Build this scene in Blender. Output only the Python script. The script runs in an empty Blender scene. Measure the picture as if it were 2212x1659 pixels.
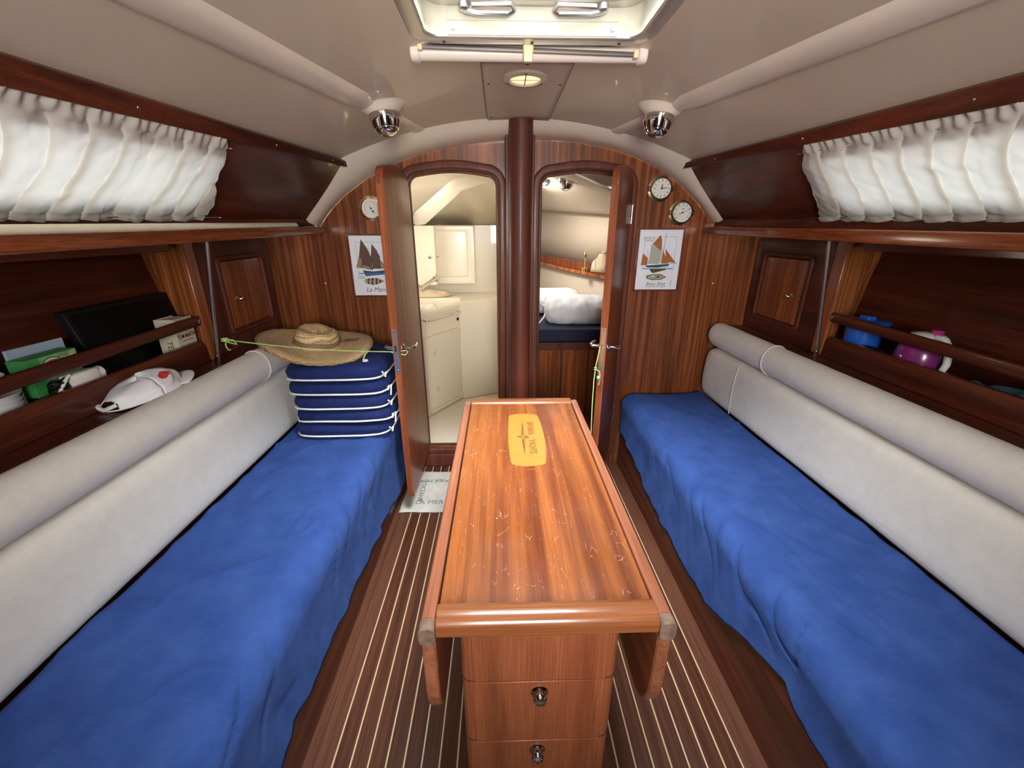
import bpy, bmesh, math, random
from mathutils import Vector, Matrix, Euler, noise
random.seed(7)
S = bpy.context.scene
COL = S.collection
PI = math.pi

# ------------------------------------------------------------------ camera, world, exposure, main lights
FPX = 890.0
CAM = Vector((0, 0, 1.39))
cam_d = bpy.data.cameras.new('camera'); cam = bpy.data.objects.new('camera', cam_d); COL.objects.link(cam)
cam_d.sensor_width = 36; cam_d.lens = FPX / 2212 * 36; cam_d.clip_start = 0.02
cam.location = CAM
cam.rotation_euler = (math.radians(90 - 20.6), 0, math.radians(-1.57))
S.camera = cam
S.view_settings.view_transform = 'Standard'; S.view_settings.look = 'None'
S.view_settings.gamma = 1; S.view_settings.use_curve_mapping = False
S.view_settings.exposure = 0.43
S.cycles.use_denoising = True
S.cycles.max_bounces = 8; S.cycles.diffuse_bounces = 5; S.cycles.glossy_bounces = 4
S.cycles.transmission_bounces = 6; S.cycles.transparent_max_bounces = 8
S.cycles.sample_clamp_indirect = 6
W = bpy.data.worlds.new('world'); S.world = W; W.use_nodes = True
W.node_tree.nodes['Background'].inputs[0].default_value = (0.86, 0.93, 1, 1)
W.node_tree.nodes['Background'].inputs[1].default_value = 1.1

def area(name, loc, aim, sx, sy, power, col, spread=180):
    l = bpy.data.lights.new(name, 'AREA'); l.shape = 'RECTANGLE'; l.size = sx; l.size_y = sy
    l.energy = power; l.color = col; l.spread = math.radians(spread)
    o = bpy.data.objects.new(name, l); COL.objects.link(o); o.location = loc
    d = Vector(aim) - Vector(loc)
    o.rotation_euler = d.to_track_quat('-Z', 'Y').to_euler()
    return o
area('hatch_daylight', (0.085, 0.95, 2.04), (0.085, 1.75, 0), 0.5, 0.5, 29, (1, 0.98, 0.95), 108)
area('companionway_daylight', (0.085, -0.82, 1.45), (0.085, 1.9, 1.25), 0.5, 0.6, 13.5, (1, 0.95, 0.90), 100)
area('window_daylight_left', (-1.45, 0.75, 1.75), (-0.9, 0.75, 1.45), 1.5, 0.34, 4.7, (1, 0.99, 0.95))
area('window_daylight_right', (1.62, 0.75, 1.75), (1.07, 0.75, 1.45), 1.5, 0.34, 4.7, (1, 0.99, 0.95))
area('head_hatch_daylight', (-0.45, 2.75, 1.74), (-0.45, 2.85, 0), 0.35, 0.35, 7.0, (1, 0.90, 0.70))
area('head_side_fill', (-1.18, 2.95, 1.22), (0, 3.0, 1.2), 0.5, 0.3, 4.2, (1, 0.92, 0.76))  # added fill lamp inside the left wall, lifts the dark head ceiling
area('forepeak_hatch_daylight', (0.34, 3.15, 1.70), (0.5, 3.1, 0), 0.4, 0.35, 15, (1, 0.95, 0.88))

# ------------------------------------------------------------------ projection helper: a pixel of the photo -> a point on a plane of the boat
_R = cam.rotation_euler.to_matrix()
def ray(px, py):
    return _R @ Vector(((px - 1106) / FPX, (829.5 - py) / FPX, -1))
def at_x(px, py, X): d = ray(px, py); return CAM + d * ((X - CAM.x) / d.x)
def at_y(px, py, Y): d = ray(px, py); return CAM + d * ((Y - CAM.y) / d.y)
def at_z(px, py, Z): d = ray(px, py); return CAM + d * ((Z - CAM.z) / d.z)
XC = 0.085
def sx(side, off): return XC + side * off       # side -1 port(left) / +1 right

# ------------------------------------------------------------------ materials
def srgb(r, g, b):
    f = lambda c: ((c / 255 + 0.055) / 1.055) ** 2.4 if c > 10 else c / 255 / 12.92
    return (f(r), f(g), f(b), 1)
def new_mat(name):
    m = bpy.data.materials.new(name); m.use_nodes = True
    nt = m.node_tree; return m, nt, nt.nodes['Principled BSDF']
def plain(name, col, rough=0.5, metal=0, bump=0, bscale=200, coat=0, var=0, vscale=6, spec=0.5):
    m, nt, b = new_mat(name)
    b.inputs['Base Color'].default_value = col; b.inputs['Roughness'].default_value = rough
    b.inputs['Metallic'].default_value = metal; b.inputs['Coat Weight'].default_value = coat
    b.inputs['Specular IOR Level'].default_value = spec
    tc = nt.nodes.new('ShaderNodeTexCoord')
    if bump:
        n = nt.nodes.new('ShaderNodeTexNoise'); n.inputs['Scale'].default_value = bscale; n.inputs['Detail'].default_value = 3
        nt.links.new(tc.outputs['Object'], n.inputs['Vector'])
        bp = nt.nodes.new('ShaderNodeBump'); bp.inputs['Strength'].default_value = bump; bp.inputs['Distance'].default_value = 0.002
        nt.links.new(n.outputs[0], bp.inputs['Height']); nt.links.new(bp.outputs[0], b.inputs['Normal'])
    if var:
        n = nt.nodes.new('ShaderNodeTexNoise'); n.inputs['Scale'].default_value = vscale; n.inputs['Detail'].default_value = 4
        nt.links.new(tc.outputs['Object'], n.inputs['Vector'])
        r = nt.nodes.new('ShaderNodeValToRGB')
        r.color_ramp.elements[0].position = 0.3; r.color_ramp.elements[1].position = 0.7
        r.color_ramp.elements[0].color = tuple(c * (1 - var) for c in col[:3]) + (1,)
        r.color_ramp.elements[1].color = tuple(min(1, c * (1 + var)) for c in col[:3]) + (1,)
        nt.links.new(n.outputs[0], r.inputs[0]); nt.links.new(r.outputs[0], b.inputs['Base Color'])
    return m
def wood(name, dark, light, grain='z', rib=38, rough=0.3, coat=0.35, fine=0.35, rnd=0.0, scratch=False, mid=0.5):
    """mahogany veneer: ribbon stripes running along the grain axis, fine pores over them"""
    m, nt, b = new_mat(name); N = nt.nodes.new; L = nt.links.new
    tc = N('ShaderNodeTexCoord')
    def stretched(across, along, detail, dist=0.0):
        mp = N('ShaderNodeMapping'); mp.inputs['Scale'].default_value = tuple(along if a == grain else across for a in 'xyz')
        L(tc.outputs['Object'], mp.inputs['Vector'])
        n = N('ShaderNodeTexNoise'); n.inputs['Scale'].default_value = 1; n.inputs['Detail'].default_value = detail
        n.inputs['Distortion'].default_value = dist
        L(mp.outputs[0], n.inputs['Vector']); return n
    n1 = stretched(rib, 0.9, 2.5, 0.4); n2 = stretched(330, 7, 2); n3 = stretched(5, 0.8, 1)
    r = N('ShaderNodeValToRGB'); e = r.color_ramp.elements
    e[0].position = 0.37; e[0].color = dark; e[1].position = 0.63; e[1].color = light
    x = e.new(mid); x.color = tuple((dark[i] * 0.55 + light[i] * 0.45) for i in range(3)) + (1,)
    L(n1.outputs[0], r.inputs[0])
    hsv = N('ShaderNodeHueSaturation'); L(r.outputs[0], hsv.inputs['Color'])
    mr = N('ShaderNodeMapRange'); mr.inputs[1].default_value = 0.3; mr.inputs[2].default_value = 0.7
    mr.inputs[3].default_value = 1 - fine; mr.inputs[4].default_value = 1 + fine * 0.6
    L(n2.outputs[0], mr.inputs[0])
    mr3 = N('ShaderNodeMapRange'); mr3.inputs[1].default_value = 0.3; mr3.inputs[2].default_value = 0.7
    mr3.inputs[3].default_value = 0.85; mr3.inputs[4].default_value = 1.15; L(n3.outputs[0], mr3.inputs[0])
    mu = N('ShaderNodeMath'); mu.operation = 'MULTIPLY'; L(mr.outputs[0], mu.inputs[0]); L(mr3.outputs[0], mu.inputs[1])
    last = mu
    if rnd:
        oi = N('ShaderNodeObjectInfo'); m4 = N('ShaderNodeMapRange'); m4.inputs[3].default_value = 1 - rnd; m4.inputs[4].default_value = 1 + rnd
        L(oi.outputs['Random'], m4.inputs[0]); mu2 = N('ShaderNodeMath'); mu2.operation = 'MULTIPLY'
        L(mu.outputs[0], mu2.inputs[0]); L(m4.outputs[0], mu2.inputs[1]); last = mu2
    L(last.outputs[0], hsv.inputs['Value'])
    colour = hsv.outputs[0]
    b.inputs['Roughness'].default_value = rough
    b.inputs['Coat Weight'].default_value = coat; b.inputs['Coat Roughness'].default_value = 0.12
    b.inputs['Specular IOR Level'].default_value = 0.3
    if scratch:
        # pale scratches: thin warped veins of a stretched, rotated Voronoi edge, broken up by noise
        mixs = None
        for k, (rot, sc, th) in enumerate(((0.5, 30, 0.006), (-0.9, 42, 0.007), (1.3, 24, 0.004))):
            mp = N('ShaderNodeMapping'); mp.inputs['Rotation'].default_value = (0, 0, rot); mp.inputs['Scale'].default_value = (sc, sc * 0.35, 1)
            L(tc.outputs['Object'], mp.inputs['Vector'])
            nz = N('ShaderNodeTexNoise'); nz.inputs['Scale'].default_value = 2; L(mp.outputs[0], nz.inputs['Vector'])
            mv = N('ShaderNodeMixRGB'); mv.inputs[0].default_value = 0.25; L(mp.outputs[0], mv.inputs[1]); L(nz.outputs['Color'], mv.inputs[2])
            vo = N('ShaderNodeTexVoronoi'); vo.feature = 'DISTANCE_TO_EDGE'; vo.inputs['Scale'].default_value = 1; L(mv.outputs[0], vo.inputs['Vector'])
            lt = N('ShaderNodeMath'); lt.operation = 'LESS_THAN'; lt.inputs[1].default_value = th; L(vo.outputs['Distance'], lt.inputs[0])
            br = N('ShaderNodeTexNoise'); br.inputs['Scale'].default_value = 26 + 7 * k; L(tc.outputs['Object'], br.inputs['Vector'])
            gt = N('ShaderNodeMath'); gt.operation = 'GREATER_THAN'; gt.inputs[1].default_value = 0.62; L(br.outputs[0], gt.inputs[0])
            m5 = N('ShaderNodeMath'); m5.operation = 'MULTIPLY'; L(lt.outputs[0], m5.inputs[0]); L(gt.outputs[0], m5.inputs[1])
            if mixs is None: mixs = m5
            else:
                ad = N('ShaderNodeMath'); ad.operation = 'MAXIMUM'; L(mixs.outputs[0], ad.inputs[0]); L(m5.outputs[0], ad.inputs[1]); mixs = ad
        sc2 = N('ShaderNodeMath'); sc2.operation = 'MULTIPLY'; sc2.inputs[1].default_value = 0.28; L(mixs.outputs[0], sc2.inputs[0])
        mx = N('ShaderNodeMixRGB'); L(sc2.outputs[0], mx.inputs[0]); L(colour, mx.inputs[1]); mx.inputs[2].default_value = (0.75, 0.5, 0.36, 1)
        colour = mx.outputs[0]
        rn = N('ShaderNodeTexNoise'); rn.inputs['Scale'].default_value = 9; rn.inputs['Detail'].default_value = 5; L(tc.outputs['Object'], rn.inputs['Vector'])
        rr = N('ShaderNodeMapRange'); rr.inputs[1].default_value = 0.35; rr.inputs[2].default_value = 0.65; rr.inputs[3].default_value = rough * 0.75; rr.inputs[4].default_value = rough * 1.35
        L(rn.outputs[0], rr.inputs[0]); L(rr.outputs[0], b.inputs['Roughness'])
    L(colour, b.inputs['Base Color'])
    bp = N('ShaderNodeBump'); bp.inputs['Strength'].default_value = 0.08; bp.inputs['Distance'].default_value = 0.001
    L(n2.outputs[0], bp.inputs['Height']); L(bp.outputs[0], b.inputs['Normal'])
    return m
def cloth(name, col, col2, rough=0.95, scale=900, bump=0.5, sheen=0.3, vscale=9, translucent=0.0):
    m, nt, b = new_mat(name); N = nt.nodes.new; L = nt.links.new
    tc = N('ShaderNodeTexCoord')
    n = N('ShaderNodeTexNoise'); n.inputs['Scale'].default_value = vscale; n.inputs['Detail'].default_value = 6; n.inputs['Roughness'].default_value = 0.65
    L(tc.outputs['Object'], n.inputs['Vector'])
    r = N('ShaderNodeValToRGB'); r.color_ramp.elements[0].position = 0.35; r.color_ramp.elements[1].position = 0.68
    r.color_ramp.elements[0].color = col; r.color_ramp.elements[1].color = col2
    L(n.outputs[0], r.inputs[0]); L(r.outputs[0], b.inputs['Base Color'])
    b.inputs['Roughness'].default_value = rough; b.inputs['Specular IOR Level'].default_value = 0.15
    b.inputs['Sheen Weight'].default_value = sheen; b.inputs['Sheen Roughness'].default_value = 0.5
    b.inputs['Sheen Tint'].default_value = tuple(c ** 0.5 for c in col2)
    f = N('ShaderNodeTexNoise'); f.inputs['Scale'].default_value = scale; f.inputs['Detail'].default_value = 3; L(tc.outputs['Object'], f.inputs['Vector'])
    f2 = N('ShaderNodeTexNoise'); f2.inputs['Scale'].default_value = scale / 7; f2.inputs['Detail'].default_value = 3; L(tc.outputs['Object'], f2.inputs['Vector'])
    ad = N('ShaderNodeMath'); ad.operation = 'ADD'; L(f.outputs[0], ad.inputs[0]); L(f2.outputs[0], ad.inputs[1])
    bp = N('ShaderNodeBump'); bp.inputs['Strength'].default_value = bump; bp.inputs['Distance'].default_value = 0.0025
    L(ad.outputs[0], bp.inputs['Height']); L(bp.outputs[0], b.inputs['Normal'])
    if translucent:
        tr = N('ShaderNodeBsdfTranslucent'); tr.inputs[0].default_value = (0.93, 0.92, 0.86, 1)
        mx = N('ShaderNodeMixShader'); mx.inputs[0].default_value = translucent
        out = nt.nodes['Material Output']; L(b.outputs[0], mx.inputs[1]); L(tr.outputs[0], mx.inputs[2]); L(mx.outputs[0], out.inputs[0])
    return m
def glass_sheet(name, tint=(0.9, 0.93, 0.95, 1)):
    m, nt, b = new_mat(name); N = nt.nodes.new; L = nt.links.new
    nt.nodes.remove(b)
    t = N('ShaderNodeBsdfTransparent'); t.inputs[0].default_value = tint
    g = N('ShaderNodeBsdfGlossy'); g.inputs['Roughness'].default_value = 0.05
    fr = N('ShaderNodeFresnel'); fr.inputs[0].default_value = 1.45
    mx = N('ShaderNodeMixShader'); L(fr.outputs[0], mx.inputs[0]); L(t.outputs[0], mx.inputs[1]); L(g.outputs[0], mx.inputs[2])
    L(mx.outputs[0], nt.nodes['Material Output'].inputs[0]); return m
def emit(name, col, s):
    m, nt, b = new_mat(name)
    b.inputs['Base Color'].default_value = col; b.inputs['Emission Color'].default_value = col; b.inputs['Emission Strength'].default_value = s
    return m

D_, L_ = (0.105, 0.030, 0.010, 1), (0.30, 0.095, 0.030, 1)
M = {}
M['bulk'] = wood('bulkhead_mahogany', (0.12, 0.030, 0.009, 1), (0.30, 0.092, 0.028, 1), 'z', 46, 0.34, 0.2)
M['door'] = wood('door_mahogany', (0.17, 0.040, 0.016, 1), (0.25, 0.066, 0.025, 1), 'z', 20, 0.35, 0.10)
M['solid_z'] = wood('solid_mahogany_upright', (0.20, 0.050, 0.018, 1), (0.33, 0.095, 0.034, 1), 'z', 30, 0.28, 0.4)
M['frame'] = wood('frame_mahogany', (0.085, 0.022, 0.013, 1), (0.135, 0.036, 0.020, 1), 'z', 25, 0.5, 0.06, 0.2)
M['dark_y'] = wood('dark_mahogany_fore_and_aft', (0.060, 0.014, 0.007, 1), (0.125, 0.027, 0.011, 1), 'y', 22, 0.36, 0.22)
M['lip'] = wood('shelf_lip_mahogany', (0.13, 0.030, 0.010, 1), (0.21, 0.055, 0.018, 1), 'y', 40, 0.2, 0.6)
M['amber'] = wood('amber_mahogany_veneer', (0.36, 0.100, 0.026, 1), (0.80, 0.285, 0.085, 1), 'z', 48, 0.32, 0.3)
M['locker'] = wood('locker_mahogany', (0.18, 0.045, 0.015, 1), (0.34, 0.105, 0.033, 1), 'z', 70, 0.3, 0.3)
M['table'] = wood('table_veneer', (0.110, 0.025, 0.007, 1), (0.235, 0.070, 0.017, 1), 'y', 24, 0.36, 0.10, 0.22, scratch=True)
M['table_x'] = wood('table_rail_mahogany', (0.17, 0.055, 0.019, 1), (0.26, 0.092, 0.032, 1), 'x', 30, 0.26, 0.35, 0.25)
M['leaf'] = wood('table_leaf_edge', (0.20, 0.068, 0.034, 1), (0.27, 0.095, 0.050, 1), 'y', 60, 0.35, 0.2, 0.2)
M['leaf_face'] = wood('table_leaf_face', (0.16, 0.045, 0.018, 1), (0.27, 0.085, 0.034, 1), 'y', 22, 0.3, 0.3)
M['ped'] = wood('pedestal_mahogany', (0.24, 0.068, 0.028, 1), (0.34, 0.105, 0.044, 1), 'z', 14, 0.36, 0.2, 0.25)
M['plank'] = wood('teak_sole_plank', (0.056, 0.019, 0.009, 1), (0.098, 0.034, 0.017, 1), 'y', 60, 0.38, 0.15, 0.3, rnd=0.08)
M['border'] = wood('teak_sole_border', (0.095, 0.037, 0.021, 1), (0.135, 0.053, 0.031, 1), 'y', 60, 0.38, 0.15, 0.3)
M['holly'] = plain('holly_strip', (0.60, 0.44, 0.26, 1), 0.4)
M['caulk'] = plain('black_joint', (0.03, 0.015, 0.01, 1), 0.7)
M['worn'] = plain('worn_grey_wood', (0.15, 0.095, 0.065, 1), 0.8, bump=0.4, bscale=120, var=0.35, vscale=60)
M['inlay'] = plain('pale_inlay_veneer', (0.38, 0.140, 0.024, 1), 0.4, var=0.06, vscale=40)
M['ink'] = plain('dark_inlay', (0.10, 0.035, 0.012, 1), 0.5)
M['grp'] = plain('cream_gelcoat_ceiling', (0.63, 0.53, 0.40, 1), 0.42, var=0.04, vscale=3, coat=0.15)
M['grp_lite'] = plain('cream_gelcoat_flange', (0.74, 0.64, 0.53, 1), 0.35, var=0.05, vscale=5, coat=0.3)
M['head'] = plain('cream_gelcoat_head', (0.84, 0.78, 0.66, 1), 0.3, coat=0.3)
M['vberth'] = plain('cream_vinyl_lining', (0.66, 0.57, 0.46, 1), 0.6, bump=0.1, bscale=300)
M['uph'] = cloth('cream_upholstery', (0.73, 0.70, 0.645, 1), (0.79, 0.76, 0.70, 1), 0.9, 700, 0.25, 0.2, 24)
M['pipe'] = plain('cream_piping', (0.66, 0.64, 0.58, 1), 0.8)
M['blue'] = cloth('blue_terry', (0.026, 0.066, 0.255, 1), (0.046, 0.100, 0.335, 1), 1.0, 520, 1.0, 0.12, 11)
M['navy'] = cloth('navy_cotton', (0.010, 0.018, 0.085, 1), (0.015, 0.027, 0.12, 1), 0.8, 900, 0.2, 0.15, 20)
M['white'] = plain('white_cotton', (0.86, 0.86, 0.86, 1), 0.8, bump=0.2, bscale=600)
M['capcloth'] = cloth('white_cap_cotton', (0.80, 0.81, 0.86, 1), (0.88, 0.88, 0.92, 1), 0.9, 900, 0.2, 0.1)
M['curtain'] = cloth('cream_curtain', (0.70, 0.655, 0.575, 1), (0.78, 0.735, 0.65, 1), 0.9, 1200, 0.15, 0.0, 10, translucent=0.38)
M['chrome'] = plain('polished_chrome', (0.80, 0.79, 0.77, 1), 0.08, 1)
M['steel'] = plain('brushed_steel', (0.62, 0.60, 0.58, 1), 0.3, 1)
M['brass_old'] = plain('aged_brass', (0.12, 0.095, 0.055, 1), 0.35, 1, var=0.3, vscale=60)
M['brass'] = plain('brass', (0.80, 0.62, 0.28, 1), 0.2, 1)
M['alu'] = plain('anodised_aluminium', (0.62, 0.60, 0.55, 1), 0.35, 0.85)
M['plastic'] = plain('cream_plastic', (0.72, 0.64, 0.56, 1), 0.4)
M['whitep'] = plain('white_plastic', (0.85, 0.84, 0.82, 1), 0.3)
M['black'] = plain('black_plastic', (0.009, 0.009, 0.010, 1), 0.5, spec=0.2)
M['screen'] = plain('black_screen', (0.004, 0.004, 0.005, 1), 0.45, spec=0.15)
M['dial'] = plain('dial_face', (0.72, 0.70, 0.66, 1), 0.4)
M['paper'] = plain('print_paper', (0.80, 0.82, 0.87, 1), 0.45, spec=0.3)
M['redframe'] = plain('red_brown_frame', (0.14, 0.022, 0.014, 1), 0.3, coat=0.4)
M['straw'] = None
M['rope'] = plain('lime_cord', (0.42, 0.60, 0.20, 1), 0.7)
M['mattress'] = cloth('dark_blue_mattress_cloth', (0.022, 0.028, 0.055, 1), (0.03, 0.037, 0.07, 1), 0.9, 900, 0.3, 0.2)
M['pillow'] = cloth('white_pillow_cotton', (0.72, 0.75, 0.80, 1), (0.80, 0.82, 0.86, 1), 0.9, 800, 0.2, 0.1)
M['glass'] = glass_sheet('clear_acrylic')
M['lens'] = emit('daylight_glow_lens', (1.0, 0.84, 0.46, 1), 0.9)  # emission stands in for daylight coming through the vent

# ------------------------------------------------------------------ mesh builder
ORG = {}
class MB:
    def __init__(s): s.v = []; s.f = []
    def add(s, V, F):
        b = len(s.v); s.v += [Vector(p) for p in V]; s.f += [tuple(i + b for i in f) for f in F]; return s
    def box(s, x0, x1, y0, y1, z0, z1):
        V = [(x, y, z) for x in (x0, x1) for y in (y0, y1) for z in (z0, z1)]
        return s.add(V, [(0, 1, 3, 2), (4, 6, 7, 5), (0, 4, 5, 1), (2, 3, 7, 6), (0, 2, 6, 4), (1, 5, 7, 3)])
    def hexa(s, P):   # 8 points: bottom 4 (ccw), top 4
        return s.add(P, [(0, 3, 2, 1), (4, 5, 6, 7), (0, 1, 5, 4), (1, 2, 6, 5), (2, 3, 7, 6), (3, 0, 4, 7)])
    def rings(s, R, close=True, caps=True):
        n = len(R[0]); V = [p for r in R for p in r]; F = []
        for i in range(len(R) - 1):
            for j in range(n if close else n - 1):
                a = i * n + j; b = i * n + (j + 1) % n
                F.append((a, b, b + n, a + n))
        if caps and close:
            F.append(tuple(reversed(range(n)))); F.append(tuple((len(R) - 1) * n + j for j in range(n)))
        return s.add(V, F)
    def tube(s, P, r, n=8, closed=False):
        P = [Vector(p) for p in P]; R = []; up = None; m = len(P)
        for i, p in enumerate(P):
            if closed: t = P[(i + 1) % m] - P[i - 1]
            else: t = P[min(i + 1, m - 1)] - P[max(i - 1, 0)]
            t.normalize()
            if up is None: up = t.orthogonal().normalized()
            up = (up - t * up.dot(t)); up = up.normalized() if up.length > 1e-6 else t.orthogonal().normalized()
            w = t.cross(up); rr = r[i] if isinstance(r, (list, tuple)) else r
            R.append([p + (up * math.cos(2 * PI * k / n) + w * math.sin(2 * PI * k / n)) * rr for k in range(n)])
        if closed: R.append(R[0]); return s.rings(R, True, False)
        return s.rings(R)
    def lathe(s, prof, o=(0, 0, 0), axis=(0, 0, 1), n=24, fn=None):
        ax = Vector(axis).normalized(); u = ax.orthogonal().normalized(); w = ax.cross(u); o = Vector(o); R = []
        for (r, h) in prof:
            ring = []
            for k in range(n):
                a = 2 * PI * k / n; rr, hh = (r, h) if fn is None else fn(r, h, a)
                ring.append(o + ax * hh + (u * math.cos(a) + w * math.sin(a)) * max(rr, 1e-5))
            R.append(ring)
        return s.rings(R)
    def grid(s, fn, nu, nv, flip=False):
        V = [fn(i / nu, j / nv) for i in range(nu + 1) for j in range(nv + 1)]; F = []
        for i in range(nu):
            for j in range(nv):
                a = i * (nv + 1) + j; q = (a, a + nv + 1, a + nv + 2, a + 1)
                F.append(tuple(reversed(q)) if flip else q)
        return s.add(V, F)
    def build(s, name, mat, parent=None, smooth=35, bevel=0, thick=0, mtx=None, segs=2, sub=0):
        org = ORG.get(parent.name if parent else None, Vector((0, 0, 0)))
        me = bpy.data.meshes.new(name)
        vs = [(mtx @ p if mtx else p) - org for p in s.v]
        me.from_pydata([tuple(p) for p in vs], [], s.f); me.validate()
        bm = bmesh.new(); bm.from_mesh(me); bmesh.ops.recalc_face_normals(bm, faces=bm.faces); bm.to_mesh(me); bm.free()
        return link(name, me, mat, parent, smooth, bevel, thick, segs, sub)
def link(name, me, mat, parent, smooth=35, bevel=0, thick=0, segs=2, sub=0):
    me.materials.clear(); me.materials.append(mat)
    if smooth:
        for p in me.polygons: p.use_smooth = True
        me.set_sharp_from_angle(angle=math.radians(smooth))
    o = bpy.data.objects.new(name, me); COL.objects.link(o)
    if parent:
        o.parent = parent; ORG[o.name] = ORG.get(parent.name, Vector((0, 0, 0)))
    if thick:
        md = o.modifiers.new('thick', 'SOLIDIFY'); md.thickness = thick; md.offset = 0
    if bevel:
        md = o.modifiers.new('bevel', 'BEVEL'); md.width = bevel; md.segments = segs; md.limit_method = 'ANGLE'; md.angle_limit = math.radians(40)
        md.harden_normals = False
    if sub:
        md = o.modifiers.new('sub', 'SUBSURF'); md.levels = sub; md.render_levels = sub
    return o
def plate(name, outline, holes, th, mtx, mat, parent=None, bev=0.0, smooth=35, res=2):
    """flat plate from a 2D outline with holes, extruded; local xy plane, thickness centred on z, placed by mtx"""
    cu = bpy.data.curves.new(name, 'CURVE'); cu.dimensions = '2D'; cu.fill_mode = 'BOTH'
    cu.extrude = max(th / 2 - bev, 0.0); cu.bevel_depth = bev; cu.bevel_resolution = res; cu.offset = -bev
    for P in [outline] + list(holes):
        sp = cu.splines.new('POLY'); sp.points.add(len(P) - 1); sp.use_cyclic_u = True
        for k, p in enumerate(P): sp.points[k].co = (p[0], p[1], 0, 1)
    t = bpy.data.objects.new('t', cu); COL.objects.link(t)
    dg = bpy.context.evaluated_depsgraph_get(); me = bpy.data.meshes.new_from_object(t.evaluated_get(dg))
    bpy.data.objects.remove(t); bpy.data.curves.remove(cu)
    org = ORG.get(parent.name if parent else None, Vector((0, 0, 0)))
    me.transform(Matrix.Translation(-org) @ mtx)
    me.name = name
    bm = bmesh.new(); bm.from_mesh(me); bmesh.ops.remove_doubles(bm, verts=bm.verts, dist=1e-6); bmesh.ops.recalc_face_normals(bm, faces=bm.faces); bm.to_mesh(me); bm.free()
    return link(name, me, mat, parent, smooth)
def text(name, body, size, mtx, mat, parent, th=0.0004, shear=0, align='CENTER', sx_=1.0, space=1.0, boldness=0.0):
    cu = bpy.data.curves.new(name, 'FONT'); cu.body = body; cu.size = size; cu.extrude = th; cu.align_x = align; cu.align_y = 'CENTER'
    cu.shear = shear; cu.space_character = space; cu.offset = boldness; cu.resolution_u = 3
    t = bpy.data.objects.new('t', cu); COL.objects.link(t)
    dg = bpy.context.evaluated_depsgraph_get(); me = bpy.data.meshes.new_from_object(t.evaluated_get(dg))
    bpy.data.objects.remove(t); bpy.data.curves.remove(cu)
    org = ORG.get(parent.name if parent else None, Vector((0, 0, 0)))
    me.transform(Matrix.Translation(-org) @ mtx @ Matrix.Diagonal((sx_, 1, 1, 1)))
    me.name = name
    return link(name, me, mat, parent, 0)
def frame_mtx(o, x, y, z=None):
    x = Vector(x).normalized(); y = Vector(y).normalized(); z = x.cross(y) if z is None else Vector(z)
    m = Matrix((x, y, z)).transposed().to_4x4(); m.translation = Vector(o); return m
def rrect(x0, x1, y0, y1, r, n=6):
    P = []
    for (cx, cy, a0) in ((x1 - r, y0 + r, -PI / 2), (x1 - r, y1 - r, 0), (x0 + r, y1 - r, PI / 2), (x0 + r, y0 + r, PI)):
        for k in range(n + 1): a = a0 + PI / 2 * k / n; P.append((cx + r * math.cos(a), cy + r * math.sin(a)))
    return P
def circle(cx, cy, r, n=32): return [(cx + r * math.cos(2 * PI * k / n), cy + r * math.sin(2 * PI * k / n)) for k in range(n)]
def thing(name, loc, label, cat, group=None, kind=None):
    o = bpy.data.objects.new(name, None); COL.objects.link(o); o.location = loc; o.empty_display_size = 0.05
    ORG[o.name] = Vector(loc)
    tag(o, label, cat, group, kind); return o
def tag(o, label=None, cat=None, group=None, kind=None):
    if label: o['label'] = label
    if cat: o['category'] = cat
    if group: o['group'] = group
    if kind: o['kind'] = kind
    return o
def struct(o): o['kind'] = 'structure'; return o
def sthing(name, loc):
    o = bpy.data.objects.new(name, None); COL.objects.link(o); o.location = loc; o.empty_display_size = 0.05
    ORG[o.name] = Vector(loc); o['kind'] = 'structure'; return o
def lerp(a, b, t): return a + (b - a) * t
def interp(P, x):
    if x <= P[0][0]: return P[0][1]
    for (a, b), (c, d) in zip(P, P[1:]):
        if x <= c: return b + (d - b) * (x - a) / (c - a)
    return P[-1][1]
def nz(x, y=0, z=0): return noise.noise(Vector((x, y, z)))
def smooth01(t): t = max(0, min(1, t)); return t * t * (3 - 2 * t)
XZ = lambda Y: frame_mtx((0, Y, 0), (1, 0, 0), (0, 0, 1))      # plate lying in a plane Y = const; local z = -Y (towards the camera)

# ------------------------------------------------------------------ hull section functions
YB = 2.28
Y0 = -0.95
def side_bot(Y):
    Y = max(Y, 0.0); return 1.185 - 0.149 * (Y - 0.96), 1.408 + 0.018 * (Y - 0.96)
def side_top(Y):
    Y = max(Y, 0.0); return 0.965 - 0.134 * (Y - 0.86), 1.635 + 0.026 * (Y - 0.86)
def ceil_edge(Y):
    Yc = max(Y, 0.0); return 0.938 - 0.114 * (Yc - 0.86), 1.673 + 0.010 * (Yc - 0.86)
ZC0 = 1.848
def zceil(x, Y):
    eo, ez = ceil_edge(Y); return ZC0 - (ZC0 - ez) * ((x - XC) / eo) ** 2

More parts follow.
